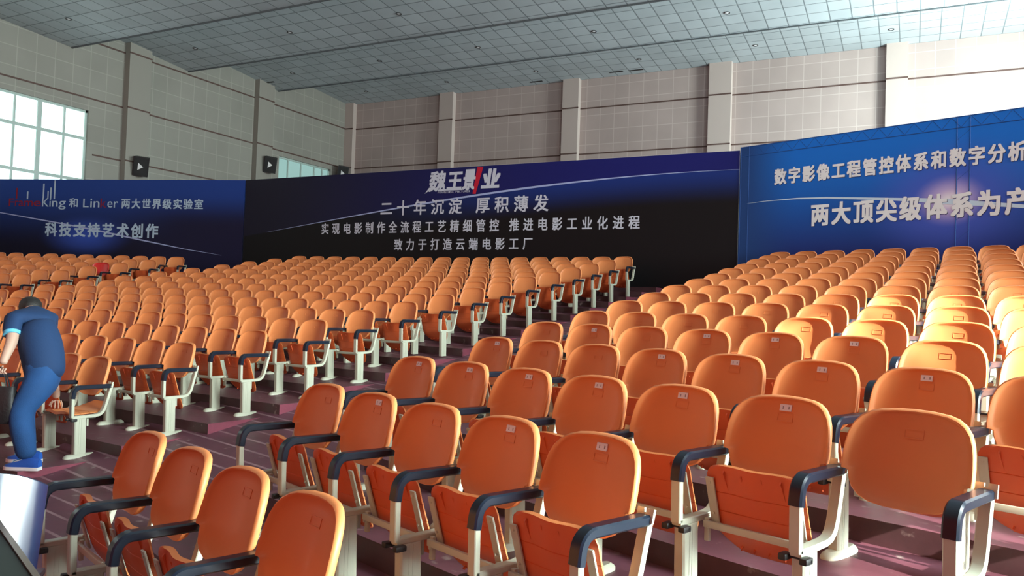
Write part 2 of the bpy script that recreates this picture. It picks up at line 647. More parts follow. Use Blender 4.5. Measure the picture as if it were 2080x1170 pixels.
# recessed ceiling spots
ring = MB()
n = 20
prof_r = [(0.10, 0.0), (0.105, -0.012), (0.085, -0.018), (0.068, 0.0), (0.062, 0.03)]
vs = [(r * math.cos(2 * math.pi * i / n), r * math.sin(2 * math.pi * i / n), z) for r, z in prof_r for i in range(n)]
fs = [(j * n + i, j * n + (i + 1) % n, (j + 1) * n + (i + 1) % n, (j + 1) * n + i) for j in range(4) for i in range(n)]
ring.add(vs, fs)
ring_me = ring.mesh('ring', [mat('dark_metal_ring', (0.05, 0.05, 0.05), 0.35)], 40)
lens = MB()
vs = [(0.066 * math.cos(2 * math.pi * i / n), 0.066 * math.sin(2 * math.pi * i / n), 0.0) for i in range(n)] + [(0, 0, -0.03)]
lens.add(vs, [(i, (i + 1) % n, n) for i in range(n)])
lens_me = lens.mesh('lens', [mat('glass_lamp_lens', (0.85, 0.88, 0.9), 0.15)], 60)
ORD = ['first', 'second', 'third', 'fourth', 'fifth', 'sixth', 'seventh', 'eighth', 'ninth', 'tenth', 'eleventh', 'twelfth',
       'thirteenth', 'fourteenth', 'fifteenth', 'sixteenth', 'seventeenth', 'eighteenth', 'nineteenth', 'twentieth']
for yi, (y, where) in enumerate(((15.94, 'fourth line from the back wall'), (20.96, 'third line from the back wall'),
                                 (26.2, 'second line from the back wall'), (31.4, 'line beside the back wall'))):
    xs = [-24.5, -19.8, -15.15, -10.4, -5.7, -0.92, 3.8]
    for xi, x in enumerate(xs):
        if (yi == 0 and xi > 1) or (yi == 1 and xi > 3):
            continue
        z, sl = ceil_z(y)
        t = empty('ceiling_downlight', (x, y, z - 0.002))
        t.rotation_euler = (sl, 0, 0)
        tag(t, 'small recessed ceiling spot, %s from the window wall, %s' % (ORD[xi], where), 'ceiling light', 'recessed ceiling spots')
        obj('trim_ring', ring_me, t)
        obj('lens', lens_me, t)
for (x, y, lab) in ((-11.8, 32.5, 'short dark slot in the ceiling above the third pilaster bay'),
                    (-10.9, 32.55, 'dark ceiling slot, twin beside the third pilaster bay slot'),
                    (-15.7, 32.6, 'faint dark ceiling slot close to the second pilaster'),
                    (-26.45, 26.8, 'dark ceiling slot at the edge above the second loudspeaker')):
    z, sl = ceil_z(y)
    v = MB().box((0, 0, 0), (0.62, 0.10, 0.03)).build('ceiling_vent', [BLACK])
    v.location = (x, y, z)
    v.rotation_euler = (sl, 0, 0)
    tag(v, lab, 'ceiling vent')


def window(name, x, y0, y1, z0, z1, ycuts, zcuts, pane, thick=()):
    w = empty(name, (x, (y0 + y1) / 2, z0))
    struct(w)
    mb = MB()

    def rel(c):
        return (c[0] - x, c[1] - (y0 + y1) / 2, c[2] - z0)
    d = 0.08
    for y in (y0 + 0.04, y1 - 0.04):
        mb.box(rel((x, y, (z0 + z1) / 2)), (d, 0.08, z1 - z0))
    for z in (z0 + 0.04, z1 - 0.04):
        mb.box(rel((x, (y0 + y1) / 2, z)), (d, y1 - y0, 0.08))
    for i, y in enumerate(ycuts):
        mb.box(rel((x + 0.004, y, (z0 + z1) / 2)), (d, 0.14 if i in thick else 0.06, z1 - z0))
    for z in zcuts:
        mb.box(rel((x + 0.008, (y0 + y1) / 2, z)), (d, y1 - y0, 0.10))
    mb.build('window_frame', [WFRAME], w)
    if pane is not None:
        MB().box(rel((x - 0.02, (y0 + y1) / 2, (z0 + z1) / 2)), (0.02, y1 - y0 - 0.04, z1 - z0 - 0.04)).build('window_pane', [pane], w)
    return w


window('window_1', XL - 0.12, 14.85, 18.4, 4.3, 8.3, (15.81, 16.66, 17.55), (5.75, 7.27), PANE, (1,))
window('window_2', XL - 0.12, 28.05, 31.75, 6.0, 8.5, (28.75, 29.65, 30.6, 31.2), (), PANE2)
window('window_3', XL - 0.12, 2.9, 6.3, 4.3, 8.35, (3.7, 4.6, 5.4), (5.75, 7.27), PANE, (1,))
window('window_4', XR + 0.16, 24.0, 30.0, 6.4, 10.0, (25.5, 27, 28.5), (8.6,), PANE, (1,))
window('window_5', XR + 0.16, 12.6, 15.6, 4.3, 8.3, (13.35, 14.1, 14.85), (5.75, 7.27), PANE, (1,))  # unseen window, added to light the bright blue banner
window('window_sun_opening_a', XR + 0.16, 1.25, 5.0, 4.3, 6.35, (3.1,), (), None)  # unseen opening, shaped to let sun onto the seats
window('window_sun_opening_b', XR + 0.16, -0.35, 0.95, 4.1, 4.9, (), (), None)  # unseen opening, sized to cast the sun patch on the floor
window('door_1', XR - 0.03, 2.2, 4.8, 0.3, 4.1, (2.85, 3.5, 4.15), (2.6,), PANE, (1,))

# wall loudspeakers
for (y, z, lab) in ((20.55, 6.58, 'black loudspeaker on the wall beside the bright gridded window'),
                    (27.25, 7.86, 'black loudspeaker on the wall beside the frosted window'),
                    (32.35, 8.35, 'black loudspeaker half hidden behind the banner near the wall corner')):
    s = empty('wall_loudspeaker', (XL + 0.50, y - 0.25, z), R(-32))
    s.rotation_euler = (R(-6), R(14), R(-48))
    tag(s, lab, 'loudspeaker', 'wall loudspeakers')
    mb = MB()
    pr_ = [(-0.20, -0.22), (0.17, -0.27), (0.17, 0.27), (-0.20, 0.22)]
    vs = [(a, b, -0.36) for a, b in pr_] + [(a, b, 0.36) for a, b in pr_]
    mb.add(vs, [(3, 2, 1, 0), (4, 5, 6, 7), (0, 1, 5, 4), (1, 2, 6, 5), (2, 3, 7, 6), (3, 0, 4, 7)])
    mb.build('cabinet', [SPK], s)
    mb = MB().box((0.18, 0, 0), (0.02, 0.46, 0.62))
    mb.build('grille', [mat('black_speaker_grille', (0.02, 0.02, 0.02), 0.8, bump=0.4, bscale=90)], s)
    mb = MB()
    mb.add([(0.195, -0.10, 0.14), (0.195, -0.10, -0.14), (0.195, 0.09, 0.0), (0.2, -0.10, 0.14), (0.2, -0.10, -0.14), (0.2, 0.09, 0.0)],
           [(0, 1, 2), (3, 5, 4), (0, 3, 4, 1), (1, 4, 5, 2), (2, 5, 3, 0)])
    mb.build('triangle_emblem', [WHITE], s)
    mb = MB().box((-0.3, 0, -0.1), (0.35, 0.08, 0.08)).box((-0.42, 0, -0.1), (0.03, 0.2, 0.4))
    mb.build('wall_bracket', [SPK], s)

# ------------------------------------------------------------------ banners
K = 17.6 / 18.0


def banner_mat(name, stops_fn):
    m = bpy.data.materials.new(name)
    m.use_nodes = True
    nt = m.node_tree
    b = nt.nodes['Principled BSDF']
    b.inputs['Roughness'].default_value = 0.55
    b.inputs['Specular IOR Level'].default_value = 0.25
    tc = nt.nodes.new('ShaderNodeTexCoord')
    sp = nt.nodes.new('ShaderNodeSeparateXYZ')
    nt.links.new(tc.outputs['Object'], sp.inputs[0])
    stops_fn(nt, sp.outputs['X'], sp.outputs['Z'], b)
    return m


def n_math(nt, op, a, b=None, clamp=False):
    n = nt.nodes.new('ShaderNodeMath')
    n.operation = op
    n.use_clamp = clamp
    for i, v in enumerate((a, b)):
        if v is None:
            continue
        if isinstance(v, (int, float)):
            n.inputs[i].default_value = v
        else:
            nt.links.new(v, n.inputs[i])
    return n.outputs[0]


def n_range(nt, v, a, b):
    n = nt.nodes.new('ShaderNodeMapRange')
    n.interpolation_type = 'SMOOTHSTEP'
    n.inputs['From Min'].default_value = a
    n.inputs['From Max'].default_value = b
    nt.links.new(v, n.inputs['Value'])
    return n.outputs[0]


def n_mix(nt, f, a, b, mode='MIX'):
    n = nt.nodes.new('ShaderNodeMixRGB')
    n.blend_type = mode
    if isinstance(f, (int, float)):
        n.inputs['Fac'].default_value = f
    else:
        nt.links.new(f, n.inputs['Fac'])
    for i, v in ((1, a), (2, b)):
        if isinstance(v, tuple):
            n.inputs[i].default_value = (*v, 1)
        else:
            nt.links.new(v, n.inputs[i])
    return n.outputs[0]


# print of the middle banner: x runs 0..14.65 from its outer end, z is height above the eye line
def art_mid(nt, X, Z, b):
    d = n_math(nt, 'MULTIPLY', n_math(nt, 'SUBTRACT', X, 14.2), -1.0)
    d2 = n_math(nt, 'MULTIPLY', d, d)
    d3 = n_math(nt, 'MULTIPLY', d2, d)
    arc = n_math(nt, 'ADD', n_math(nt, 'SUBTRACT', 3.27, n_math(nt, 'MULTIPLY', d2, 0.0106)), n_math(nt, 'MULTIPLY', d3, 0.000295))
    below = n_math(nt, 'SUBTRACT', arc, Z)
    black = (0.0035, 0.0035, 0.0045)
    up = n_mix(nt, n_range(nt, X, 0.5, 12.5), (0.008, 0.007, 0.022), (0.007, 0.010, 0.125))
    glow = n_mix(nt, n_range(nt, X, 3.5, 11.0), black, (0.007, 0.027, 0.17))
    lower = n_mix(nt, n_range(nt, below, 0.0, 0.75), glow, black)
    col = n_mix(nt, n_range(nt, below, -0.02, 0.02), up, lower)
    nt.links.new(col, b.inputs['Base Color'])


def art_left(nt, X, Z, b):
    v = n_range(nt, Z, 1.5, 3.6)
    base = n_mix(nt, v, (0.004, 0.005, 0.02), (0.012, 0.05, 0.26))
    hole = n_mix(nt, n_range(nt, X, 4.0, 7.0), base, (0.006, 0.008, 0.035))
    base = n_mix(nt, n_range(nt, Z, 2.2, 3.2), hole, base)
    dx = n_math(nt, 'MULTIPLY', n_math(nt, 'SUBTRACT', X, 3.4), 0.42)
    dz = n_math(nt, 'SUBTRACT', Z, 1.9)
    r = n_math(nt, 'SQRT', n_math(nt, 'ADD', n_math(nt, 'MULTIPLY', dx, dx), n_math(nt, 'MULTIPLY', dz, dz)))
    g = n_range(nt, r, 0.75, 0.0)
    col = n_mix(nt, g, base, (0.03, 0.08, 0.42))
    nt.links.new(col, b.inputs['Base Color'])


def art_right(nt, X, Z, b):
    v = n_range(nt, Z, 1.0, 3.5)
    base = n_mix(nt, v, (0.016, 0.026, 0.17), (0.012, 0.19, 0.74))
    left = n_mix(nt, n_range(nt, X, 0.0, 1.4), (0.02, 0.07, 0.24), base)
    dx = n_math(nt, 'MULTIPLY', n_math(nt, 'SUBTRACT', X, 4.24), 0.75)
    dz = n_math(nt, 'SUBTRACT', Z, 2.25)
    r = n_math(nt, 'SQRT', n_math(nt, 'ADD', n_math(nt, 'MULTIPLY', dx, dx), n_math(nt, 'MULTIPLY', dz, dz)))
    c1 = n_mix(nt, n_range(nt, r, 1.3, 0.1), left, (0.08, 0.13, 0.62))
    c2 = n_mix(nt, n_range(nt, r, 0.5, 0.05), c1, (0.75, 0.58, 0.85))
    c3 = n_mix(nt, n_range(nt, r, 0.22, 0.02), c2, (0.95, 0.92, 0.98))
    nt.links.new(c3, b.inputs['Base Color'])


LETTER = mat('printed_letters_pale', (0.56, 0.58, 0.66), 0.55, spec=0.25)
LETTERW = mat('printed_letters_white', (0.95, 0.96, 0.96), 0.55, spec=0.25)
LETTERB = mat('printed_letters_bluish', (0.42, 0.56, 0.68), 0.55, spec=0.25)
LRED = mat('printed_letters_red', (0.22, 0.010, 0.022), 0.55, spec=0.25)
LREDL = mat('logo_red', (0.50, 0.012, 0.035), 0.5, spec=0.25)
STREAK = mat('printed_light_streak', (0.36, 0.42, 0.66), 0.55, spec=0.25)
STREAKW = mat('printed_white_streak', (0.66, 0.82, 0.95), 0.55, spec=0.25)
TRUSSM = mat('dark_blue_truss_ridges', (0.010, 0.075, 0.30), 0.6)
SHADOWM = mat('printed_letter_edge', (0.01, 0.02, 0.10), 0.6)

glyphs = {}


def glyph(ch, bold):
    key = (ch, bold)
    if key in glyphs:
        return glyphs[key]
    c = bpy.data.curves.new('lettering_source', 'FONT')
    c.body = ch
    c.offset = bold
    c.resolution_u = 3
    o = bpy.data.objects.new('lettering_source', c)
    C.objects.link(o)
    bpy.context.view_layer.update()
    dg = bpy.context.evaluated_depsgraph_get()
    me = bpy.data.meshes.new_from_object(o.evaluated_get(dg))
    vs = [tuple(v.co) for v in me.vertices]
    fs = [tuple(p.vertices) for p in me.polygons]
    bpy.data.objects.remove(o)
    bpy.data.curves.remove(c)
    bpy.data.meshes.remove(me)
    glyphs[key] = (vs, fs)
    return glyphs[key]


def put_glyph(mb, ch, x0, z0, w, h, bold=0.022, fit=False, shear=0.0, y=-0.004, mi=0):
    """Places one character in a cell; CJK characters keep their em square, Latin ones fit their own box."""
    if bold:
        n_ = 3 if bold > 0.015 else 2
        for a in range(n_):
            for b2 in range(n_ if not fit else 1):
                q = (2 * a / (n_ - 1) - 1) * bold
                q2 = (2 * b2 / (n_ - 1) - 1) * bold if not fit else 0
                put_glyph(mb, ch, x0 + q * w, z0 + q2 * h * 0.8, w, h, 0.0, fit, shear, y - 0.0002 * (a * n_ + b2), mi)
        return
    vs, fs = glyph(ch, 0.0)
    if not vs:
        return
    if fit:
        ax, bx = min(v[0] for v in vs), max(v[0] for v in vs)
        az, bz = min(v[1] for v in vs), max(v[1] for v in vs)
    else:
        ax, bx, az, bz = 0.03, 0.97, -0.075, 0.835
    out = []
    for v in vs:
        fz = (v[1] - az) / (bz - az)
        out.append((x0 + (v[0] - ax) / (bx - ax) * w + shear * fz * h, y, z0 + fz * h))
    mb.add(out, fs, mi)


def put_line(mb, text, x0, x1, z0, z1, gap=1.45, fill=0.68, bold=0.022, y=-0.004):
    """Sets a line of characters at an even pitch; with no mesh given, returns one mesh per word."""
    units, pos, word = 0.0, [], 0
    for ch in text:
        if ch == ' ':
            units += gap - 1
            word += 1
            continue
        pos.append((ch, units, word))
        units += 1
    pitch = (x1 - x0) / (units - 1 + fill)
    out = [mb or MB() for _ in range(word + 1)]
    for ch, u, wd_ in pos:
        put_glyph(out[wd_], ch, x0 + u * pitch, z0, pitch * fill, z1 - z0, bold, y=y)
    return out


def streak(pts, widths):
    """Thin tapering printed line in banner coordinates."""
    mb = MB()
    vs, fs = [], []
    for (x, z), w in zip(pts, widths):
        vs += [(x, -0.003, z - w / 2), (x, -0.003, z + w / 2)]
    for i in range(len(pts) - 1):
        a = 2 * i
        fs.append((a, a + 2, a + 3, a + 1))
    return mb.add(vs, fs)


def banner(name, loc, rz, L, z0, z1, art, label):
    """Banner cloth on its frame; local x along it, z above the eye line, facing -y."""
    b = empty(name, (loc[0], loc[1], CZ), rz)
    tag(b, label, 'banner')
    MB().box((L / 2, 0.02, (z0 + z1) / 2), (L, 0.04, z1 - z0)).build('printed_cloth', [art], b)
    fm = MB()
    for i in range(int(L / 2.7) + 2):
        x = min(0.06 + i * 2.7, L - 0.06)
        fm.box((x, 0.14, (z0 + z1) / 2), (0.05, 0.05, z1 - z0)).box((x, 0.34, (z0 + z1) / 2), (0.05, 0.05, z1 - z0))
    for z in (z0 + 0.06, z1 - 0.06, z1 - 0.26):
        fm.box((L / 2, 0.14, z), (L, 0.05, 0.05))
    fm.build('support_frame', [mat('grey_frame_steel', (0.3, 0.3, 0.3), 0.4, 0.6)], b)
    return b


# middle banner
bm_ = banner('banner', (-18.53 * K, 17.6), 0, 14.98 * K, 0.55, 3.77 * K, banner_mat('middle_banner_print', art_mid),
             'long black and navy banner with pale lettering behind the middle seats')
X0 = -18.53


def mx_(x):
    return (x - X0) * K


lg = MB()
put_glyph(lg, '魏', mx_(-11.80), 3.16 * K, 0.50 * K, 0.53 * K, 0.03, shear=0.12)
put_glyph(lg, '王', mx_(-11.22), 3.17 * K, 0.44 * K, 0.50 * K, 0.045, shear=0.12)
put_glyph(lg, '景', mx_(-10.74), 3.17 * K, 0.36 * K, 0.53 * K, 0.045, shear=0.12)
put_glyph(lg, '业', mx_(-10.17), 3.17 * K, 0.52 * K, 0.50 * K, 0.05, shear=0.14)
lg.add([(mx_(-11.92), -0.004, 3.10 * K), (mx_(-11.66), -0.004, 3.24 * K), (mx_(-11.78), -0.004, 3.26 * K)], [(0, 1, 2)])
lg.add([(mx_(-11.5), -0.004, 3.16 * K), (mx_(-10.75), -0.004, 3.16 * K), (mx_(-10.75), -0.004, 3.20 * K), (mx_(-11.5), -0.004, 3.20 * K)], [(0, 1, 2, 3)])
lg.build('logo', [LETTER], bm_)
sl = MB()
vs = []
for i in range(9):
    t = i / 8
    w = 0.17 * (0.55 + 0.45 * t)
    x = mx_(-10.42) + 0.12 * t
    z = (3.05 + 0.70 * t) * K
    vs += [(x, -0.005, z), (x + w, -0.005, z - 0.01)]
sl.add(vs, [(2 * i, 2 * i + 1, 2 * i + 3, 2 * i + 2) for i in range(8)])
red = sl.build('logo_slash', [LREDL], bm_)
red['label'] = 'red slanted stroke of the logo'
sm = MB()
txt = 'FRAMEKING PICTURES'
for i, ch in enumerate(txt):
    if ch != ' ':
        put_glyph(sm, ch, mx_(-11.5) + i * 0.056 * K, 3.095 * K, 0.044 * K, 0.05 * K, 0.0, fit=True)
sm.build('small_lettering', [LETTER], bm_)
for text, x0, x1, z0, z1, gap, fill in (('二十年沉淀 厚积薄发', -13.37, -8.22, 2.54, 2.94, 1.5, 0.72),
                                        ('实现电影制作全流程工艺精细管控 推进电影工业化进程', -15.46, -5.83, 2.05, 2.36, 1.45, 0.68),
                                        ('致力于打造云端电影工厂', -12.86, -8.62, 1.57, 1.875, 1.45, 0.68)):
    for g in put_line(None, text, mx_(x0), mx_(x1), z0 * K, z1 * K, gap, fill):
        g.build('lettering', [LETTER], bm_)
pts = []
for i in range(60):
    x = 0.9 + i * (14.65 - 0.9) / 59
    d = 14.2 - x
    pts.append((x, 3.27 - 0.0106 * d * d + 0.000295 * d ** 3))
streak(pts, [0.045 * min(1, i / 26) * min(1, (59 - i) / 22) + 0.004 for i in range(60)]).build('light_streak', [STREAK], bm_)

# left banner (its inner end touches the middle banner)
LT = R(16.54)
bl_x, bl_y = -18.53 * K, 17.6
LL = 9.0 * K
bl = banner('banner', (bl_x - LL * math.cos(LT), bl_y - LL * math.sin(LT)), LT, LL - 0.03, 0.5, 3.77 * K,
            banner_mat('window_side_banner_print', art_left),
            'dark blue banner with red and white lettering below the bright window')


def lx_(t):
    return t * K + LL


mb = MB()
for ch, a, b_ in (('F', -8.42, -8.22), ('r', -8.19, -8.07), ('a', -8.05, -7.87), ('m', -7.84, -7.52), ('e', -7.49, -7.22)):
    put_glyph(mb, ch, lx_(a), 2.885 * K, (b_ - a) * K, (0.25 if ch == 'F' else 0.18) * K, 0.01, fit=True)
lr = mb.build('lettering', [LRED], bl)
lr['label'] = 'red lettering'
mb = MB()
for ch, a, b_, z0, h in (('K', -7.17, -6.93, 2.88, 0.27), ('i', -6.90, -6.85, 2.88, 0.26), ('n', -6.80, -6.60, 2.88, 0.19), ('g', -6.56, -6.30, 2.79, 0.28),
                         ('L', -5.66, -5.46, 2.87, 0.28), ('i', -5.40, -5.34, 2.87, 0.28), ('n', -5.28, -5.07, 2.87, 0.20),
                         ('e', -4.78, -4.60, 2.87, 0.20), ('r', -4.55, -4.40, 2.87, 0.20)):
    if ch == 'L':
        mb.build('lettering', [LETTERB], bl)
        mb = MB()
    if a == -4.78:
        mb.build('lettering', [LETTERB], bl)
        mb = MB()
    put_glyph(mb, ch, lx_(a), z0 * K, (b_ - a) * K, h * K, 0.012, fit=True)
mb.build('lettering', [LETTERB], bl)
mb = MB()
put_glyph(mb, '和', lx_(-6.17), 2.87 * K, 0.33 * K, 0.29 * K)
mb.build('lettering', [LETTERB], bl)
mb = MB()
put_line(mb, '两大世界级实验室', lx_(-4.28), lx_(-1.42), 2.855 * K, 3.16 * K, fill=0.84, bold=0.03)
mb.build('lettering', [LETTERB], bl)
mb = MB()
put_glyph(mb, 'k', lx_(-5.03), 2.87 * K, 0.20 * K, 0.29 * K, 0.012, fit=True)
lk = mb.build('lettering', [LRED], bl)
lk['label'] = 'red letter k'
mb = MB()
put_line(mb, '科技支持艺术创作', lx_(-7.0), lx_(-2.94), 1.925 * K, 2.36 * K, fill=0.82, bold=0.034)
mb.build('lettering', [LETTERB], bl)
mb = MB()
for t, z0, z1, w in ((-7.73, 3.12, 3.37, 0.05), (-7.14, 3.15, 3.63, 0.05), (-6.97, 3.14, 3.39, 0.04), (-6.87, 3.14, 3.50, 0.05), (-6.73, 3.13, 3.74, 0.05)):
    mb.box((lx_(t), -0.003, (z0 + z1) / 2 * K), (w, 0.002, (z1 - z0) * K))
mb.build('lettering_bars', [LETTERB], bl)
mb = MB().box((lx_(-8.14), -0.003, 3.3 * K), (0.05, 0.002, 0.36))
rbar = mb.build('lettering_bars', [LRED], bl)
pts = [(lx_(t), z * K) for t, z in ((-8.9, 2.69), (-8.2, 2.59), (-7.57, 2.50), (-6.42, 2.335), (-5.06, 2.12), (-3.73, 1.885), (-2.85, 1.735), (-1.99, 1.59), (-1.3, 1.50), (-0.72, 1.42))]
streak(pts, [0.03, 0.032, 0.034, 0.04, 0.05, 0.045, 0.035, 0.022, 0.012, 0.003]).build('light_streak', [STREAK], bl)

# right banner
RT = R(-20.03)
RL = 8.6
br_ = banner('banner', (-3.53 * K, 17.6 - 0.03), RT, RL, 0.55, 3.83 * K, banner_mat('truss_banner_print', art_right),
             'bright blue banner with white lettering stretched over a truss')
for text, x0, n_, pitch, w, z0, z1 in (('数字影像工程管控体系和数字分析', 0.85, 15, 0.3157, 0.262, 2.915, 3.235),
                                       ('两大顶尖级体系为产', 1.69, 9, 0.4435, 0.375, 1.985, 2.42)):
    mb, mbe = MB(), MB()
    for i, ch in enumerate(text):
        put_glyph(mb, ch, (x0 + i * pitch) * K, z0 * K, w * K, (z1 - z0) * K, 0.042, y=-0.006)
        put_glyph(mbe, ch, (x0 + i * pitch) * K + 0.012, z0 * K - 0.014, w * K, (z1 - z0) * K, 0.03, y=-0.003)
    mb.build('lettering', [LETTERW], br_)
    mbe.build('lettering_edge', [SHADOWM], br_)
pts = [(t * K, z * K) for t, z in ((0.2, 2.555), (0.69, 2.575), (1.37, 2.572), (2.01, 2.535), (2.57, 2.48), (3.29, 2.405), (3.85, 2.34), (4.26, 2.285), (4.67, 2.225), (5.18, 2.155), (5.52, 2.10), (6.2, 1.99), (7.0, 1.83))]
streak(pts, [0.003, 0.012, 0.026, 0.034, 0.04, 0.05, 0.075, 0.10, 0.09, 0.07, 0.06, 0.05, 0.03]).build('light_streak', [STREAKW], br_)
tb = MB()
zt = 3.83 * K
for x in (0.02, 0.215, 4.44 * K, 4.655 * K, 8.3, 8.5):
    tb.cyl((x, 0.004, 0.6), (x, 0.004, zt), 0.010, n=8)
for z in (3.615 * K, zt - 0.01):
    tb.cyl((0, 0.004, z), (RL, 0.004, z), 0.010, n=8)
x = 0.25
up = True
while x < RL - 0.2:
    z0_, z1_ = (3.63 * K, zt - 0.02) if up else (zt - 0.02, 3.63 * K)
    tb.cyl((x, 0.004, z0_), (x + 0.15, 0.004, z1_), 0.0065, n=6)
    x += 0.16
    up = not up
z = 0.8
while z < 3.5:
    tb.cyl((4.44 * K, 0.004, z), (4.655 * K, 0.004, z + 0.17), 0.0055, n=6)
    z += 0.36
tb.build('truss_ridges', [TRUSSM], br_, 60)

# ------------------------------------------------------------------ the seat, built once
NB = 44


def back_outline(k=1.0):
    """Closed outline (x, s) of the backrest; s runs 0 (bottom) to 0.385 (top)."""
    H = 0.385
    pts = []
    right = [(0.0, 0.0), (0.07, 0.002), (0.125, 0.012), (0.165, 0.032), (0.193, 0.062), (0.208, 0.098), (0.213, 0.125), (0.222, 0.131),
             (0.2375, 0.134), (0.239, 0.160), (0.238, 0.20), (0.2345, 0.245), (0.228, 0.285), (0.214, 0.322), (0.192, 0.350), (0.162, 0.369), (0.125, 0.379), (0.065, 0.3845), (0.0, 0.386)]
    pts = right + [(-x, s) for x, s in right[-2:0:-1]]
    return pts


def make_backrest():
    o = back_outline()
    n = len(o)
    cx, cs = 0.0, 0.20
    lean = math.atan2(0.095, 0.36)
    ca, sa = math.cos(lean), math.sin(lean)

    def place(x, s, d):
        """d: depth forward of the shell's mid-surface."""
        curve = 0.055 * (x / 0.24) ** 2 - 0.012                       # sides come forward
        tuck = 0.020 * max(0.0, (0.14 - s) / 0.14) ** 2       # lower lip curls forward
        dd = d + curve + tuck
        y = -0.100 + s * sa * 1.0 - dd * ca
        z = 0.540 + s * ca * 0.985 - dd * sa * 0.4
        return (x, y, z)
    rings = []
    for sc, d in ((0.0, -0.004), (0.35, -0.004), (0.7, -0.003), (0.875, 0.0), (0.915, 0.006), (0.945, 0.0145), (0.972, 0.016), (0.992, 0.010),
                  (1.0, 0.0), (0.998, -0.010), (0.985, -0.018), (0.95, -0.022), (0.7, -0.024), (0.35, -0.024), (0.0, -0.024)):
        rings.append([place(cx + (x - cx) * sc, cs + (s - cs) * sc, d) for x, s in o])
    mb = MB()
    vs, fs = [], []
    m = len(rings)
    for i, r in enumerate(rings):
        vs += r if 0 < i < m - 1 else [r[0]]

    def idx(i, j):
        if i == 0:
            return 0
        if i == m - 1:
            return 1 + (m - 2) * n
        return 1 + (i - 1) * n + j % n
    for i in range(m - 1):
        for j in range(n):
            q = [idx(i, j), idx(i, j + 1), idx(i + 1, j + 1), idx(i + 1, j)]
            q2 = []
            for a in q:
                if a not in q2:
                    q2.append(a)
            fs.append(tuple(q2))
    mb.add(vs, fs)
    # embossed number field
    e = 0.003
    for (x0, x1, s0, s1) in ((-0.036, 0.036, 0.303, 0.3065), (-0.036, 0.036, 0.270, 0.2735), (-0.036, -0.0325, 0.270, 0.3065), (0.0325, 0.036, 0.270, 0.3065)):
        q = [place(x, s, d) for d in (-0.006, e - 0.004) for x, s in ((x0, s0), (x1, s0), (x1, s1), (x0, s1))]
        mb.add(q, [(4, 5, 6, 7), (0, 1, 5, 4), (1, 2, 6, 5), (2, 3, 7, 6), (3, 0, 4, 7)])
    return mb, place


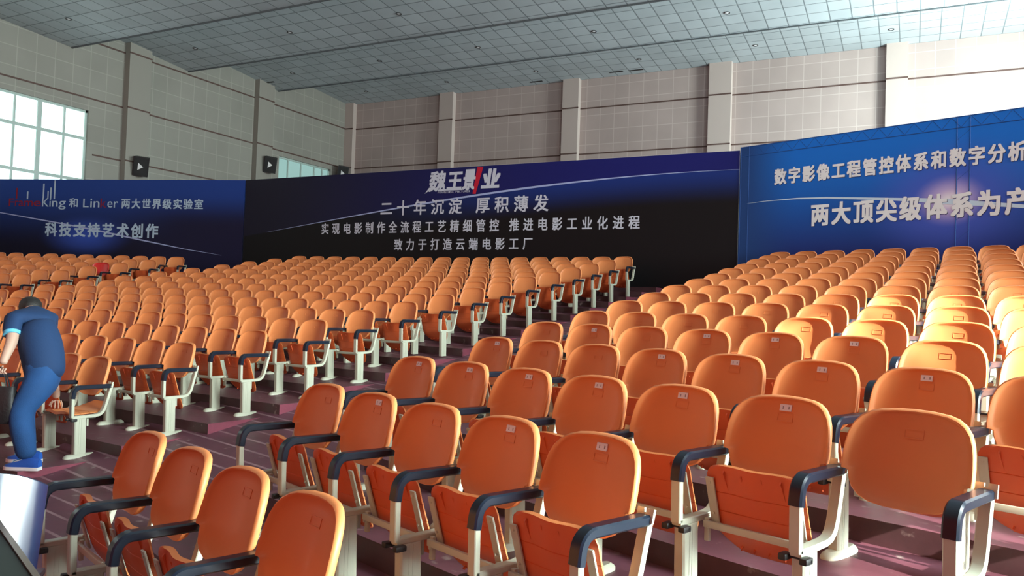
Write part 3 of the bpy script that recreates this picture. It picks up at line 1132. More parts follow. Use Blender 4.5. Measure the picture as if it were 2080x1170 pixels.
def make_seat(folded=True):
    """Seat shell: t runs from its front edge (0) to its rear edge (0.40); underside towards the viewer when folded up."""
    NX, NT = 14, 20
    prof = [(0.0, -0.268, 0.612), (0.05, -0.262, 0.560), (0.10, -0.250, 0.510), (0.16, -0.232, 0.452), (0.22, -0.214, 0.394), (0.27, -0.196, 0.346),
            (0.31, -0.176, 0.310), (0.34, -0.155, 0.284), (0.37, -0.126, 0.254), (0.39, -0.102, 0.236), (0.41, -0.078, 0.226)]

    def at(t):
        for (t0, y0, z0), (t1, y1, z1) in zip(prof, prof[1:]):
            if t <= t1:
                f = (t - t0) / (t1 - t0)
                return Vector((0, y0 + (y1 - y0) * f, z0 + (z1 - z0) * f)), Vector((0, y1 - y0, z1 - z0)).normalized()
        return Vector((0, prof[-1][1], prof[-1][2])), Vector((0, 1, 0))

    def half(t):
        w = 0.222
        if t < 0.055:
            w -= 0.055 * (1 - math.sqrt(max(0, 1 - ((0.055 - t) / 0.055) ** 2)))
        if t > 0.24:
            f = (t - 0.24) / 0.17
            w = 0.222 * math.sqrt(max(0.0, 1 - (f * 0.93) ** 2.4)) + 0.0
        return w
    ts = sorted(set([0.41 * i / NT for i in range(NT + 1)] + [0.006, 0.02, 0.1095, 0.112, 0.1145, 0.1945, 0.197, 0.1995]))
    mb = MB()
    under, upper = [], []
    for t in ts:
        p, d = at(t)
        nrm = Vector((0, -d.z, d.y)) if True else None
        nrm = Vector((0, d.z, -d.y)).normalized()          # towards the viewer when folded (-y)
        if nrm.y > 0:
            nrm = -nrm
        w = half(t)
        ru, rp = [], []
        for i in range(NX + 1):
            x = -w + 2 * w * i / NX
            f = x / 0.222
            wave = 0.007 * math.cos(f * 2 * math.pi) * max(0, 1 - t / 0.22)
            dish = 0.012 * f * f
            edge = max(0.0, (abs(x) - (w - 0.012)) / 0.012)
            off = nrm * (wave + dish * -0.6)
            q = p + off + Vector((x, 0, 0))
            if t in (0.112, 0.197):
                q = q - nrm * 0.004
            ru.append(q + nrm * (0.013 * (1 - edge * 0.75)))
            rp.append(q - nrm * (0.013 * (1 - edge * 0.75)))
        under.append(ru)
        upper.append(rp)
    nt_ = len(ts)
    W = NX + 1
    vs = [q for r in under for q in r] + [q for r in upper for q in r]
    o2 = nt_ * W
    fs, fu = [], []
    for i in range(nt_ - 1):
        for j in range(NX):
            a = i * W + j
            fu.append((a, a + 1, a + W + 1, a + W))
            fs.append((o2 + a, o2 + a + W, o2 + a + W + 1, o2 + a + 1))
        fs.append((i * W, (i + 1) * W, o2 + (i + 1) * W, o2 + i * W))
        fs.append((i * W + NX, o2 + i * W + NX, o2 + (i + 1) * W + NX, (i + 1) * W + NX))
    for j in range(NX):
        fs.append((j, o2 + j, o2 + j + 1, j + 1))
        b_ = (nt_ - 1) * W
        fs.append((b_ + j, b_ + j + 1, o2 + b_ + j + 1, o2 + b_ + j))
    mb.add(vs, fu + fs)
    mb.m = [0] * len(fu) + [1] * len(fs)  # underside takes the shade-tinted colour, upper face and edges the plain one
    # gusset ribs behind the front lip and short ribs along the rear rim
    for x in (-0.135, -0.05, 0.04, 0.125):
        p, d = at(0.02)
        p2, _ = at(0.10)
        a = p + Vector((x, -0.017, -0.010))
        b_ = p + Vector((x, -0.008, 0.002))
        c = p2 + Vector((x + 0.012, -0.008, 0))
        mb.add([a + Vector((-0.003, 0, 0)), a + Vector((0.003, 0, 0)), b_ + Vector((-0.003, 0, 0)), b_ + Vector((0.003, 0, 0)), c + Vector((-0.003, 0, 0)), c + Vector((0.003, 0, 0))],
               [(0, 2, 4), (1, 5, 3), (0, 1, 3, 2), (0, 4, 5, 1)])
    for x in (-0.11, -0.05, 0.02, 0.09):
        p, d = at(0.365)
        mb.box(p + Vector((x, -0.012, 0)), (0.005, 0.012, 0.04), Matrix.Rotation(R(-48), 3, 'X'))
    if not folded:
        # swing about the pivot so the seat lies level
        piv = Vector((0, -0.185, 0.36))
        rot = Matrix.Rotation(R(73), 3, 'X')
        mb.v = [tuple(rot @ (Vector(v) - piv) + piv + Vector((0, 0.03, 0.045))) for v in mb.v]
    return mb


rect = lambda a, b: [(-a, -b), (a, -b), (a, b), (-a, b)]


def rrect(a, b, c):
    return [(-a + c, -b), (a - c, -b), (a, -b + c), (a, b - c), (a - c, b), (-a + c, b), (-a, b - c), (-a, -b + c)]


AX = 0.265


def arc_pts(c, r, a0, a1, n):
    return [(c[0] + r * math.cos(R(a0 + (a1 - a0) * i / n)), c[1] + r * math.sin(R(a0 + (a1 - a0) * i / n))) for i in range(n + 1)]


def make_arm_frame(x):
    mb = MB()
    yz = [(-0.4195, 0.575), (-0.418, 0.50), (-0.415, 0.372)]
    mb.sweep([(x, a, b) for a, b in yz], rrect(0.023, 0.0145, 0.004), (1, 0, 0))
    # rear bar: slants down from the armrest and turns forward to the post
    yz = [(-0.050, 0.665), (-0.058, 0.632), (-0.078, 0.56), (-0.098, 0.487), (-0.112, 0.44), (-0.130, 0.405), (-0.158, 0.383), (-0.20, 0.374), (-0.30, 0.372), (-0.418, 0.372)]
    mb.sweep([(x, a, b) for a, b in yz], rrect(0.023, 0.014, 0.004), (1, 0, 0))
    # ears that carry the backrests
    for s in (-1, 1):
        mb.box((x + s * 0.022, -0.062, 0.658), (0.03, 0.012, 0.05), Matrix.Rotation(R(-15), 3, 'X'))
    return mb


def make_pad(x):
    mb = MB()
    yz = [(-0.062, 0.643), (-0.14, 0.644), (-0.25, 0.645), (-0.35, 0.645)] + [(a, b) for a, b in arc_pts((-0.352, 0.583), 0.0625, 90, 172, 6)] + [(-0.4205, 0.545)]
    mb.sweep([(x, a, b) for a, b in yz], rrect(0.0275, 0.0195, 0.007), (1, 0, 0))
    return mb


def make_leg(x):
    mb = MB()
    mb.sweep([(x, -0.345, 0.36), (x, -0.34, 0.2), (x, -0.335, 0.02)], rrect(0.027, 0.055, 0.008), (1, 0, 0))
    for yy in (-0.355, -0.335):
        mb.box((x + 0.027, yy, 0.19), (0.003, 0.004, 0.33))
        mb.box((x - 0.027, yy, 0.19), (0.003, 0.004, 0.33))
    return mb


def make_foot(x):
    mb = MB()
    out = []
    for sx, sy in ((1, 1), (-1, 1), (-1, -1), (1, -1)):
        pass
    n = 20
    vs = []
    for (k, z) in ((1.0, 0.0), (1.0, 0.010), (0.86, 0.022), (0.55, 0.034)):
        for i in range(n):
            a = 2 * math.pi * i / n
            c, s = math.cos(a), math.sin(a)
            vs.append((x + 0.048 * k * math.copysign(abs(c) ** 0.7, c), -0.325 + (0.15 * (0.6 + 0.4 * k)) * math.copysign(abs(s) ** 0.7, s), z))
    fs = [(j * n + i, j * n + (i + 1) % n, (j + 1) * n + (i + 1) % n, (j + 1) * n + i) for j in range(3) for i in range(n)]
    fs.append(tuple(range(3 * n, 4 * n)))
    fs.append(tuple(range(n))[::-1])
    mb.add(vs, fs)
    for s in (-1, 1):
        mb.cyl((x, -0.325 + s * 0.105, 0.012), (x, -0.325 + s * 0.105, 0.028), 0.013, n=8)
    return mb


def make_bracket(x):
    mb = MB()
    mb.bevelbox((x, -0.250, 0.448), (0.040, 0.010, 0.23), 0.004, Matrix.Rotation(R(17), 3, 'X'))
    pass
    for z, y in ((0.535, -0.276), (0.40, -0.240)):
        mb.cyl((x, y + 0.006, z), (x, y - 0.010, z), 0.006, n=8)
    return mb


def make_bar():
    mb = MB()
    mb.bevelbox((0, -0.262, 0.352), (0.46, 0.020, 0.030), 0.004)
    for s in (-1, 1):
        mb.bevelbox((s * 0.222, -0.245, 0.325), (0.024, 0.02, 0.10), 0.004)
        mb.cyl((s * 0.205, -0.272, 0.335), (s * 0.205, -0.278, 0.335), 0.007, n=8)
    return mb


def make_knob(x):
    mb = MB()
    for s in (-1, 1):
        mb.bevelbox((x + s * 0.042, -0.418, 0.352), (0.032, 0.055, 0.026), 0.007)
    mb.cyl((x - 0.06, -0.405, 0.352), (x + 0.06, -0.405, 0.352), 0.006, n=8)
    return mb


bk_mb, bplace = make_backrest()
ME = {
    'backrest': bk_mb.mesh('backrest', [PLASTIC], 50),
    'seat': make_seat().mesh('seat', [SEAT_SHADED, PLASTIC], 40),
    'seat_down': make_seat(False).mesh('seat', [SEAT_SHADED, PLASTIC], 40),
    'bracket_a': make_bracket(-0.196).mesh('bracket', [METAL], 30),
    'bracket_b': make_bracket(0.196).mesh('bracket', [METAL], 30),
    'crossbar': make_bar().mesh('crossbar', [METAL], 30),
}
for s, x in (('a', -AX), ('b', AX)):
    ME['arm_frame_' + s] = make_arm_frame(x).mesh('arm_frame', [METAL], 35)
    ME['armrest_' + s] = make_pad(x).mesh('armrest', [PAD], 35)
    ME['leg_' + s] = make_leg(x).mesh('leg', [METAL], 35)
    ME['foot_plate_' + s] = make_foot(x).mesh('foot_plate', [METAL], 35)
    ME['pivot_knob_' + s] = make_knob(x).mesh('pivot_knob', [BLACK], 35)
me = ME['backrest'].copy()
me.materials[0] = PALE
ME['backrest_pale'] = me
me = ME['backrest'].copy()
me.materials[0] = REDP
ME['backrest_red'] = me
# number sticker with an unreadable grey print
st = MB()
q = [bplace(x, s, d) for d in (-0.004, 0.0036) for x, s in ((-0.027, 0.318), (0.027, 0.318), (0.027, 0.347), (-0.027, 0.347))]
st.add(q, [(4, 5, 6, 7), (0, 1, 5, 4), (1, 2, 6, 5), (2, 3, 7, 6), (3, 0, 4, 7)])
for x0, x1 in ((-0.014, -0.006), (-0.004, 0.003), (0.005, 0.010), (0.012, 0.018)):
    q = [bplace(x, s, 0.0042) for x, s in ((x0, 0.326), (x1, 0.326), (x1, 0.339), (x0, 0.339))]
    st.add(q, [(0, 1, 2, 3)], 1)
ME['sticker'] = st.mesh('number_sticker', [STICK, INK])


def chair(loc, rz, label, group, lod, ends='b', kind='', sticker=False):
    """One flip-up seat. lod 0: every part, 1: main parts. ends: which arm stands it owns."""
    r = empty('auditorium_seat', loc, rz)
    tag(r, label, 'seat', group)
    b = obj('backrest', ME['backrest_' + kind if kind in ('pale', 'red') else 'backrest'], r)
    if kind == 'pale':
        b['label'] = 'pale yellow backrest'
    if kind == 'red':
        b['label'] = 'red backrest'
    if sticker:
        s = obj('number_sticker', ME['sticker'], b)
        s['label'] = 'small white number sticker'
    se = None
    if kind != 'bare':
        se = obj('seat', ME['seat_down' if kind == 'down' else 'seat'], r)
    if lod == 0 and kind not in ('down', 'bare'):
        obj('bracket', ME['bracket_a'], se)
        obj('bracket', ME['bracket_b'], se)
    if lod <= 1 and kind != 'bare':
        obj('crossbar', ME['crossbar'], r)
    for e in ends:
        obj('arm_frame', ME['arm_frame_' + e], r)
        p = obj('armrest', ME['armrest_' + e], r)
        l = obj('leg', ME['leg_' + e], r)
        if lod <= 1:
            obj('foot_plate', ME['foot_plate_' + e], l)
        if lod == 0:
            obj('pivot_knob', ME['pivot_knob_' + e], r)
    return r


# every seat of the hall as (place, turn, row floor, block, row, number from the aisle)
seats = []
STICK_AT = {(2, 0), (2, 2), (2, 3)}
STICKERS = {2: (1, 3, 4), 3: (0, 1, 2, 3, 4, 5), 4: (0, 3, 4, 5, 6), 5: (1, 3, 4, 5)}
for i, (x0, y0, th, T, c) in enumerate(R_ROWS):
    t = R(th)
    for j in range(c):
        seats.append(dict(p=Vector((x0 + R_PITCH * j * math.cos(t), y0 + R_PITCH * j * math.sin(t), r_floor(i))), rz=t, b='R', row=i + 1, j=j,
                          last=(j == c - 1), pitch=0.88))
for k in range(1, 16):
    for j in range(18):
        u = M_O[k - 1] - j * M_S
        p = m_point(k, u)
        seats.append(dict(p=Vector((p.x, p.y, m_floor(k))), rz=M_TH + math.atan(2 * M_C * (u + 8)), b='M', row=k, j=j, last=(j == 17), pitch=0.82))
for k in range(9, 16):
    for j in range(17):
        u = L_O[k] - j * 0.53
        p = l_point(k, u)
        if p.x < XL + 0.5:
            continue
        seats.append(dict(p=Vector((p.x, p.y, l_floor(k))), rz=L_TH, b='L', row=k, j=j, last=(j == 16), pitch=0.735))
inv = mw.inverted()
FPX = 1608.47


def project(p):
    q = inv @ p
    return 1040 + FPX * q.x / -q.z, 585 - FPX * q.y / -q.z, -q.z


for s in seats:
    x, y, d = project(s['p'] + Vector((0, 0, CHAIR_H)))
    s['d'] = d
    ppm = FPX / d
    s['in'] = (-0.24 * ppm < x < 2080 + 0.25 * ppm) and y < 1170
    # share of the seat above the tops of the row in front
    nv = Vector((math.sin(s['rz']), -math.cos(s['rz']), 0))
    rise = 0.135
    f = s['p'] + nv * s['pitch'] + Vector((0, 0, CHAIR_H - rise))
    fy = project(f)[1]
    vis = max(5.0, min(0.75 * ppm, fy - y))
    aisle = s['j'] == 0
    s['area'] = (ppm * 0.48) * (vis if not aisle else max(vis, 0.4 * ppm))
order = sorted([s for s in seats if s['in']], key=lambda s: -s['area'])
keep = order[:300]
for s in order[300:]:
    if s['b'] == 'L' and s['row'] == 13 and s['j'] == 1:
        keep[-1] = s
rest = [s for s in seats if not any(s is q for q in keep)]
BLOCK = {'R': ('bright-blue banner block', 'seats below the bright blue banner'),
         'M': ('black banner block', 'seats below the black banner'),
         'L': ('window side block', 'seats on the window side')}
for s in keep:
    b, row, j = s['b'], s['row'], s['j']
    rn = row if b != 'L' else 16 - row
    rowname = '%s %srow' % (ORD[rn - 1], 'front' if b != 'L' else 'back ')
    rowname = '%s row from %s' % (ORD[rn - 1], 'front' if b != 'L' else 'back')
    kind, extra = '', ''
    if b == 'M' and row == 1 and j == 0:
        kind, extra = 'down', ' lowered'
    if b == 'R' and row == 6 and j == 5:
        kind, extra = '', ' in sunlight'
    if b == 'R' and row == 3 and j == 6:
        kind, extra = 'bare', ' without pan'
    red = b == 'L' and row == 13 and j == 1
    if red:
        kind = 'red'
    stick = b == 'R' and j in STICKERS.get(row, ())
    if stick:
        extra = ' with sticker'
    label = '%s seat%s %s from aisle, %s, %s' % ('bright red folding' if red else 'orange folding', extra, ORD[j], rowname, BLOCK[b][0])
    lod = 0 if s['d'] < 8.0 else 1 if s['d'] < 11.5 else 2
    if b == 'R':
        ends = 'ab' if j == 0 else 'b'
    else:
        ends = 'ab' if s['last'] else 'b'
        if s['b'] == 'L' or row < 6:
            ends = 'b'
    chair(s['p'], s['rz'], label, BLOCK[b][1], lod, ends, kind, stick)

# the many seats that show only as slivers or lie past the frame: one mass
lowmats = [PLASTIC, SEAT_SHADED, METAL, PAD]
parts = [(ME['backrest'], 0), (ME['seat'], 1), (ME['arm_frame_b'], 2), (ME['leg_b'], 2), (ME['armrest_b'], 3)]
src = [([v.co.copy() for v in m.vertices], [tuple(p.vertices) for p in m.polygons], mi) for m, mi in parts]
allv, allf, allm = [], [], []
for s in rest:
    M4 = Matrix.Translation(s['p']) @ Matrix.Rotation(s['rz'], 4, 'Z')
    for vs, fs, mi in src:
        o = len(allv)
        allv += [tuple(M4 @ v) for v in vs]
        allf += [tuple(a + o for a in f) for f in fs]
        allm += [mi] * len(fs)
mm = bpy.data.meshes.new('seat_mass')
mm.from_pydata(allv, [], allf)
for m in lowmats:
    mm.materials.append(m)
mm.polygons.foreach_set('material_index', allm)
mm.polygons.foreach_set('use_smooth', [True] * len(allf))
mass = obj('auditorium_seating', mm)
mass['kind'] = 'stuff'
tag(mass, 'remaining distant rows of orange folding seats toward the window wall', 'seats')

# ------------------------------------------------------------------ the man bending over the seats
SHIRT = mat('blue_polo_cotton', (0.005, 0.031, 0.10), 0.85, bump=0.15, bscale=60)
JEANS = mat('blue_denim', (0.009, 0.066, 0.21), 0.85, bump=0.2, bscale=120, var=0.25, vscale=6)
SKIN = mat('skin', (0.50, 0.33, 0.25), 0.55)
HAIR = mat('black_hair', (0.012, 0.011, 0.010), 0.6, bump=0.5, bscale=150)
SHOE = mat('bright_blue_mesh_shoe', (0.012, 0.10, 0.46), 0.6, bump=0.2, bscale=200)
SOLE = mat('white_rubber_sole', (0.75, 0.78, 0.78), 0.5)
CYAN = mat('light_blue_trim', (0.12, 0.48, 0.68), 0.6)


def skin_mesh(name, chains, mats, parent=None, sub=2, root=0):
    """Grows one continuous surface over connected joints: chains of (key, (x,y,z), rx, ry)."""
    vid, vs, rad, es = {}, [], [], []
    for ch in chains:
        prev = None
        for key, p, r in ch:
            if key not in vid:
                vid[key] = len(vs)
                vs.append(p)
                rad.append(r)
            if prev is not None:
                es.append((vid[prev], vid[key]))
            prev = key
    me = bpy.data.meshes.new(name)
    me.from_pydata(vs, es, [])
    o = bpy.data.objects.new(name, me)
    C.objects.link(o)
    md = o.modifiers.new('skin', 'SKIN')
    md.use_smooth_shade = True
    lay = me.skin_vertices[0].data if me.skin_vertices else None
    if lay is None:
        bm = bmesh.new()
        bm.from_mesh(me)
        bm.verts.layers.skin.verify()
        bm.to_mesh(me)
        bm.free()
        lay = me.skin_vertices[0].data
    for i, r in enumerate(rad):
        lay[i].radius = r if isinstance(r, tuple) else (r, r)
        lay[i].use_root = (i == root)
    s = o.modifiers.new('subdivision', 'SUBSURF')
    s.levels = s.render_levels = sub
    bpy.context.view_layer.update()
    dg = bpy.context.evaluated_depsgraph_get()
    me2 = bpy.data.meshes.new_from_object(o.evaluated_get(dg))
    me2.name = name
    bpy.data.objects.remove(o)
    me2.materials.clear()
    for m in (mats if isinstance(mats, list) else [mats]):
        me2.materials.append(m)
    for p in me2.polygons:
        p.use_smooth = True
    return obj(name, me2, parent)


man = empty('person', (-6.8, 4.3, 0.07))
tag(man, 'person in blue polo and jeans bending over a lowered seat, holding a black bag', 'person')
org = Vector((-6.8, 4.3, 0.07))


def w(x, y, z):
    return (x - org.x, y - org.y, z - org.z)


# bare body: head, neck, trunk core, arms, legs as one surface
body = [
    [('pelvis', w(-6.80, 4.37, 0.93), 0.085), ('spine', w(-6.90, 4.38, 1.13), 0.085), ('chest', w(-7.07, 4.44, 1.28), 0.11), ('neck', w(-7.25, 4.51, 1.385), 0.062),
     ('head0', w(-7.34, 4.56, 1.415), 0.078), ('head1', w(-7.44, 4.61, 1.42), 0.095), ('head2', w(-7.53, 4.65, 1.39), 0.072)],
    [('chest', None, 0), ('shL', w(-7.09, 4.27, 1.325), 0.066), ('elL', w(-6.965, 4.17, 1.14), 0.050), ('wrL', w(-6.915, 4.085, 1.00), 0.034), ('paL', w(-6.905, 4.07, 0.955), 0.034)],
    [('chest', None, 0), ('shR', w(-7.15, 4.585, 1.31), 0.066), ('elR', w(-7.19, 4.68, 0.93), 0.050), ('wrR', w(-7.275, 4.795, 0.64), 0.036), ('paR', w(-7.29, 4.815, 0.575), 0.038)],
    [('pelvis', None, 0), ('hipL', w(-6.72, 4.30, 0.87), 0.085), ('kneeL', w(-6.775, 4.15, 0.545), 0.055), ('ankL', w(-6.70, 4.20, 0.20), 0.038)],
    [('pelvis', None, 0), ('hipR', w(-6.90, 4.44, 0.87), 0.085), ('kneeR', w(-7.01, 4.32, 0.55), 0.055), ('ankR', w(-7.01, 4.385, 0.21), 0.038)],
]
bd = skin_mesh('body', body, SKIN, man)


def fingers(palm, ends, thumb_root, thumb_tip, name, r=0.0088):
    for kx, (a, b_, c) in enumerate(ends):
        skin_mesh('finger', [[('a', a, r), ('b', b_, r * 0.95), ('c', c, r * 0.75)]], SKIN, bd, 1)
    skin_mesh('thumb', [[('a', palm, r * 1.2), ('b', thumb_root, r * 1.1), ('c', thumb_tip, r * 0.85)]], SKIN, bd, 1)


P = Vector(w(-7.292, 4.818, 0.56))
dirv = Vector((-0.08, 0.06, -0.42)).normalized()
acr = Vector((-0.50, -0.86, 0)).normalized()
ends = []
for i, ln in enumerate((0.062, 0.076, 0.080, 0.066)):
    a = P + acr * (0.033 - 0.022 * i)
    m_ = a + dirv * ln * 0.62 + acr * (0.010 - 0.008 * i) + Vector((-0.010, 0.006, 0))
    c_ = m_ + Vector((-0.012, 0.008, -0.040)) * (ln / 0.075)
    ends.append((tuple(a), tuple(m_), tuple(c_)))
fingers(tuple(P), ends, tuple(P + acr * 0.045 + dirv * 0.02), tuple(P + acr * 0.062 + dirv * 0.055), 'hand')
P = Vector(w(-6.905, 4.07, 0.945))
ends = []
for i, ln in enumerate((0.060, 0.070, 0.068, 0.056)):
    a = P + Vector((-0.030 + 0.020 * i, -0.012 + 0.008 * i, -0.015))
    m_ = a + Vector((0.012, -0.026, -0.032))
    c_ = m_ + Vector((0.022, 0.014, -0.018))
    ends.append((tuple(a), tuple(m_), tuple(c_)))
fingers(tuple(P), ends, tuple(P + Vector((-0.036, 0.012, -0.02))), tuple(P + Vector((-0.030, 0.002, -0.055))), 'hand')
# ears and nose
mb = MB()
for s in (-1, 1):
    c = Vector(w(-7.41, 4.59, 1.46)) + Vector((0.45, -0.86, 0)) * (0.085 * s)
    mb.bevelbox(c, (0.02, 0.035, 0.055), 0.008, Matrix.Rotation(R(28), 3, 'Z'))
mb.build('ear', [SKIN], bd, 60)
mb = MB()
mb.cyl(w(-7.535, 4.65, 1.41), w(-7.56, 4.66, 1.385), 0.018, 0.010, n=10)
mb.build('nose', [SKIN], bd, 60)
# hair cap
skin_mesh('hair', [[('z', w(-7.275, 4.525, 1.425), 0.066), ('a', w(-7.34, 4.56, 1.445), 0.092), ('b', w(-7.43, 4.605, 1.452), 0.112), ('c', w(-7.51, 4.645, 1.43), 0.092)]], HAIR, man, 2)
# polo
skin_mesh('polo_shirt', [
    [('q', w(-6.755, 4.35, 0.80), (0.160, 0.175)), ('p', w(-6.785, 4.36, 0.92), (0.175, 0.195)), ('s0', w(-6.845, 4.37, 1.05), (0.185, 0.20)), ('s', w(-6.92, 4.385, 1.15), (0.185, 0.205)), ('c0', w(-7.01, 4.41, 1.24), (0.17, 0.20)), ('c', w(-7.09, 4.45, 1.315), (0.14, 0.175)), ('n', w(-7.22, 4.495, 1.385), (0.085, 0.095))],
    [('c', None, 0), ('l', w(-7.095, 4.255, 1.325), 0.095), ('l2', w(-7.04, 4.22, 1.25), 0.086), ('l3', w(-7.01, 4.20, 1.20), 0.082)],
    [('c', None, 0), ('r', w(-7.155, 4.60, 1.315), 0.095), ('r2', w(-7.20, 4.655, 1.19), 0.084)],
], SHIRT, man, 2)
mb = MB()
a, b_ = Vector(w(-7.022, 4.208, 1.222)), Vector(w(-7.010, 4.199, 1.198))
mb.cyl(a, b_, 0.072, 0.071, n=20)
mb.build('sleeve_trim', [CYAN], man, 60)
# jeans
skin_mesh('jeans', [
    [('p', w(-6.81, 4.362, 1.06), (0.125, 0.15)), ('p2', w(-6.80, 4.37, 0.89), (0.145, 0.175))],
    [('p2', None, 0), ('h', w(-6.715, 4.29, 0.79), 0.14), ('t', w(-6.745, 4.215, 0.67), 0.118), ('k', w(-6.785, 4.155, 0.545), 0.102), ('s', w(-6.735, 4.165, 0.38), 0.095), ('a', w(-6.70, 4.195, 0.155), 0.080)],
    [('p2', None, 0), ('h2', w(-6.90, 4.44, 0.79), 0.14), ('t2', w(-6.96, 4.37, 0.67), 0.118), ('k2', w(-7.01, 4.32, 0.55), 0.102), ('s2', w(-7.01, 4.345, 0.38), 0.095), ('a2', w(-7.01, 4.385, 0.16), 0.080)],
], JEANS, man, 2)


def shoe(heel, direction, parent):
    d = Vector((direction[0], direction[1], 0)).normalized()
    s = Vector((-d.y, d.x, 0))
    h = Vector(w(*heel))
    L_ = 0.30
    st = [(0.0, 0.030, 0.085), (0.04, 0.037, 0.10), (0.10, 0.038, 0.105), (0.15, 0.040, 0.085), (0.20, 0.046, 0.068), (0.25, 0.046, 0.055), (0.285, 0.034, 0.045), (0.30, 0.012, 0.035)]
    for nm, m, base, hh in (('shoe_upper', SHOE, 0.024, None), ('shoe_sole', SOLE, 0.0, 0.028)):
        mb = MB()
        rings = []
        for t, wd_, ht in st:
            top = ht if hh is None else hh
            k = 1.0 if hh is None else 1.12
            ring_ = []
            for (a, b2) in ((-1, 0.0), (-1, 0.5), (-0.65, 1.0), (0.65, 1.0), (1, 0.5), (1, 0.0)):
                aa = a if hh is None or abs(a) == 1 else math.copysign(1, a)
                ring_.append(h + d * (t - 0.02) * (1.0 if hh is None else 1.03) + s * (wd_ * k * aa) + Vector((0, 0, base + (top - base) * b2)))
            rings.append(ring_)
        n_ = 6
        vs = [p for r_ in rings for p in r_]
        fs = [(i * n_ + j, i * n_ + (j + 1) % n_, (i + 1) * n_ + (j + 1) % n_, (i + 1) * n_ + j) for i in range(len(st) - 1) for j in range(n_)]
        fs += [tuple(range(n_))[::-1], tuple(range((len(st) - 1) * n_, len(st) * n_))]
        mb.add(vs, fs)
        o = mb.build(nm, [m], parent, 50)
        if nm == 'shoe_upper':
            up_ = o
    lc = MB()
    for t in (0.12, 0.145, 0.17, 0.195):
        c = h + d * t + Vector((0, 0, 0.10 - (t - 0.12) * 0.35))
        lc.cyl(c - s * 0.03, c + s * 0.03, 0.004, n=6)
    lc.build('lace', [CYAN], up_)


shoe((-6.62, 4.235, 0.07), (-0.88, -0.42), man)
shoe((-6.92, 4.43, 0.07), (-0.88, -0.40), man)
# black bag hanging from his hand
bag = empty('shoulder_bag', (-6.93, 4.06, 0.46))
tag(bag, 'black soft bag hanging from the bending person\'s hand', 'bag')
bb = MB()
rings = []
for z, wx, wy in ((0.0, 0.13, 0.045), (0.03, 0.155, 0.06), (0.14, 0.165, 0.07), (0.26, 0.15, 0.055), (0.31, 0.14, 0.03)):
    rings.append([(wx * math.copysign(abs(math.cos(a)) ** 0.5, math.cos(a)), wy * math.copysign(abs(math.sin(a)) ** 0.6, math.sin(a)), z) for a in [2 * math.pi * i / 20 for i in range(20)]])
vs = [p for r_ in rings for p in r_]
fs = [(i * 20 + j, i * 20 + (j + 1) % 20, (i + 1) * 20 + (j + 1) % 20, (i + 1) * 20 + j) for i in range(4) for j in range(20)]
fs += [tuple(range(20))[::-1], tuple(range(80, 100))]
bb.add(vs, fs)
BAGM = mat('black_nylon', (0.012, 0.012, 0.013), 0.55, bump=0.3, bscale=40)
bb.build('bag_body', [BAGM], bag, 60)
bag.rotation_euler = (0, 0, R(25))
st_ = MB()
for yy in (-0.02, 0.02):
    path = [(-0.085 + 0.17 * i / 12, yy * (1 - math.sin(math.pi * i / 12) * 0.9), 0.29 + 0.185 * math.sin(math.pi * i / 12) ** 0.7) for i in range(13)]
    st_.sweep(path, rrect(0.009, 0.002, 0.001), (0, 1, 0))
st_.build('strap', [BAGM], bag)

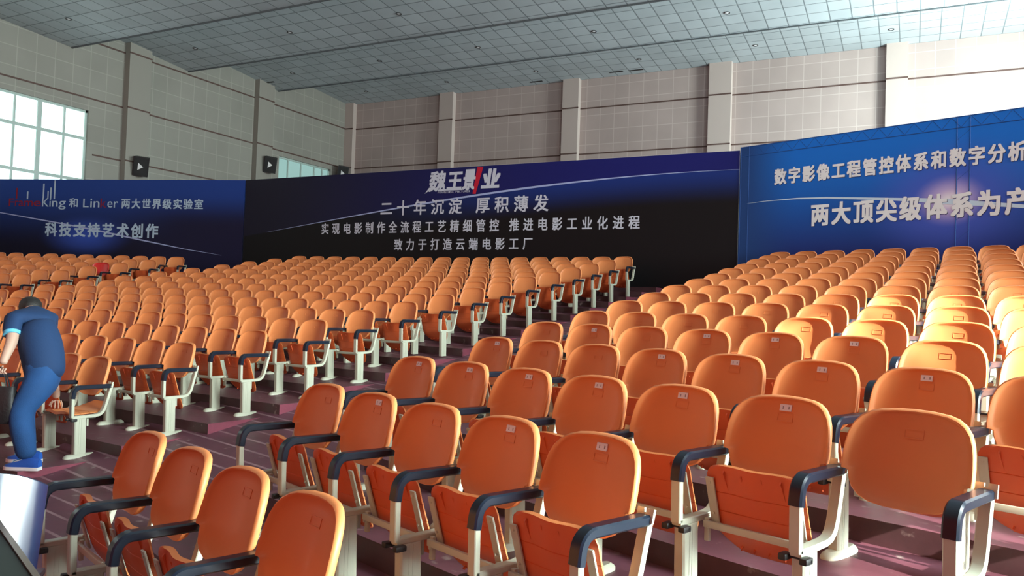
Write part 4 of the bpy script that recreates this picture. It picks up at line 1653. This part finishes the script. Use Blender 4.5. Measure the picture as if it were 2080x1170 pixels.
# ------------------------------------------------------------------ table and glossy chair at the near corner
d = Vector((0.925, -0.381))
nn = Vector((-0.381, -0.925))
tc = Vector((-2.42, 1.516)) + nn * 0.30
table = empty('side_table', (tc.x, tc.y, 0), math.atan2(d.y, d.x))
tag(table, 'table with dark green top and brown metal edge in the near corner', 'table')
MB().bevelbox((0, 0, 0.745), (0.97, 0.58, 0.026), 0.004).build('table_top', [mat('dark_green_laminate', (0.014, 0.022, 0.018), 0.55, spec=0.25)], table)
eg = MB()
for s in (-1, 1):
    eg.box((0, s * 0.2975, 0.742), (1.0, 0.018, 0.042)).box((s * 0.492, 0, 0.742), (0.018, 0.6, 0.042))
eg.build('edge_trim', [mat('brown_metal_edge', (0.10, 0.062, 0.035), 0.35, 0.5)], table)
for sx in (-1, 1):
    for sy in (-1, 1):
        MB().bevelbox((sx * 0.44, sy * 0.25, 0.36), (0.04, 0.04, 0.73), 0.004).build('leg', [mat('dark_steel', (0.03, 0.03, 0.03), 0.4, 0.8)], table)
GLOSS = mat('glossy_dark_blue_plastic', (0.005, 0.016, 0.055), 0.3, spec=1.0, coat=1.0)
pc = empty('plastic_chair', (-3.0, 1.63, 0), R(43))
tag(pc, 'glossy dark blue plastic chair reflecting bright daylight behind the green table', 'chair')
sh = MB()
NXs, NZs = 16, 12
vs = []
for side in (0, 1):
    for i in range(NZs + 1):
        for j in range(NXs + 1):
            fx = -1 + 2 * j / NXs
            fz = i / NZs
            x = 0.235 * fx * (1 - 0.03 * (1 - fz))
            top = 0.90 - 0.075 * abs(fx) ** 3
            z = 0.47 + (top - 0.47) * fz
            y = 0.0 + 0.09 * fz + 0.12 * fx * fx + side * 0.012
            vs.append((x, y, z))
Wn = NXs + 1
o2 = (NZs + 1) * Wn
fs = []
for i in range(NZs):
    for j in range(NXs):
        a = i * Wn + j
        fs += [(a, a + 1, a + Wn + 1, a + Wn), (o2 + a, o2 + a + Wn, o2 + a + Wn + 1, o2 + a + 1)]
    a = i * Wn
    fs += [(a, a + Wn, o2 + a + Wn, o2 + a), (a + NXs, o2 + a + NXs, o2 + a + Wn + NXs, a + Wn + NXs)]
for j in range(NXs):
    a = NZs * Wn + j
    fs += [(a, a + 1, o2 + a + 1, o2 + a), (j, o2 + j, o2 + j + 1, j + 1)]
sh.add(vs, fs)
sh.build('backrest', [GLOSS], pc, 50)
MB().bevelbox((0, 0.19, 0.455), (0.42, 0.34, 0.03), 0.012).build('seat', [GLOSS], pc, 40)
for sx in (-1, 1):
    for sy in (0.06, 0.31):
        MB().cyl((sx * 0.19, sy, 0.445), (sx * 0.215, sy + (0.03 if sy > 0.2 else -0.03), 0.0), 0.014, n=10).build('leg', [mat('chrome', (0.6, 0.6, 0.6), 0.2, 1.0)], pc, 60)
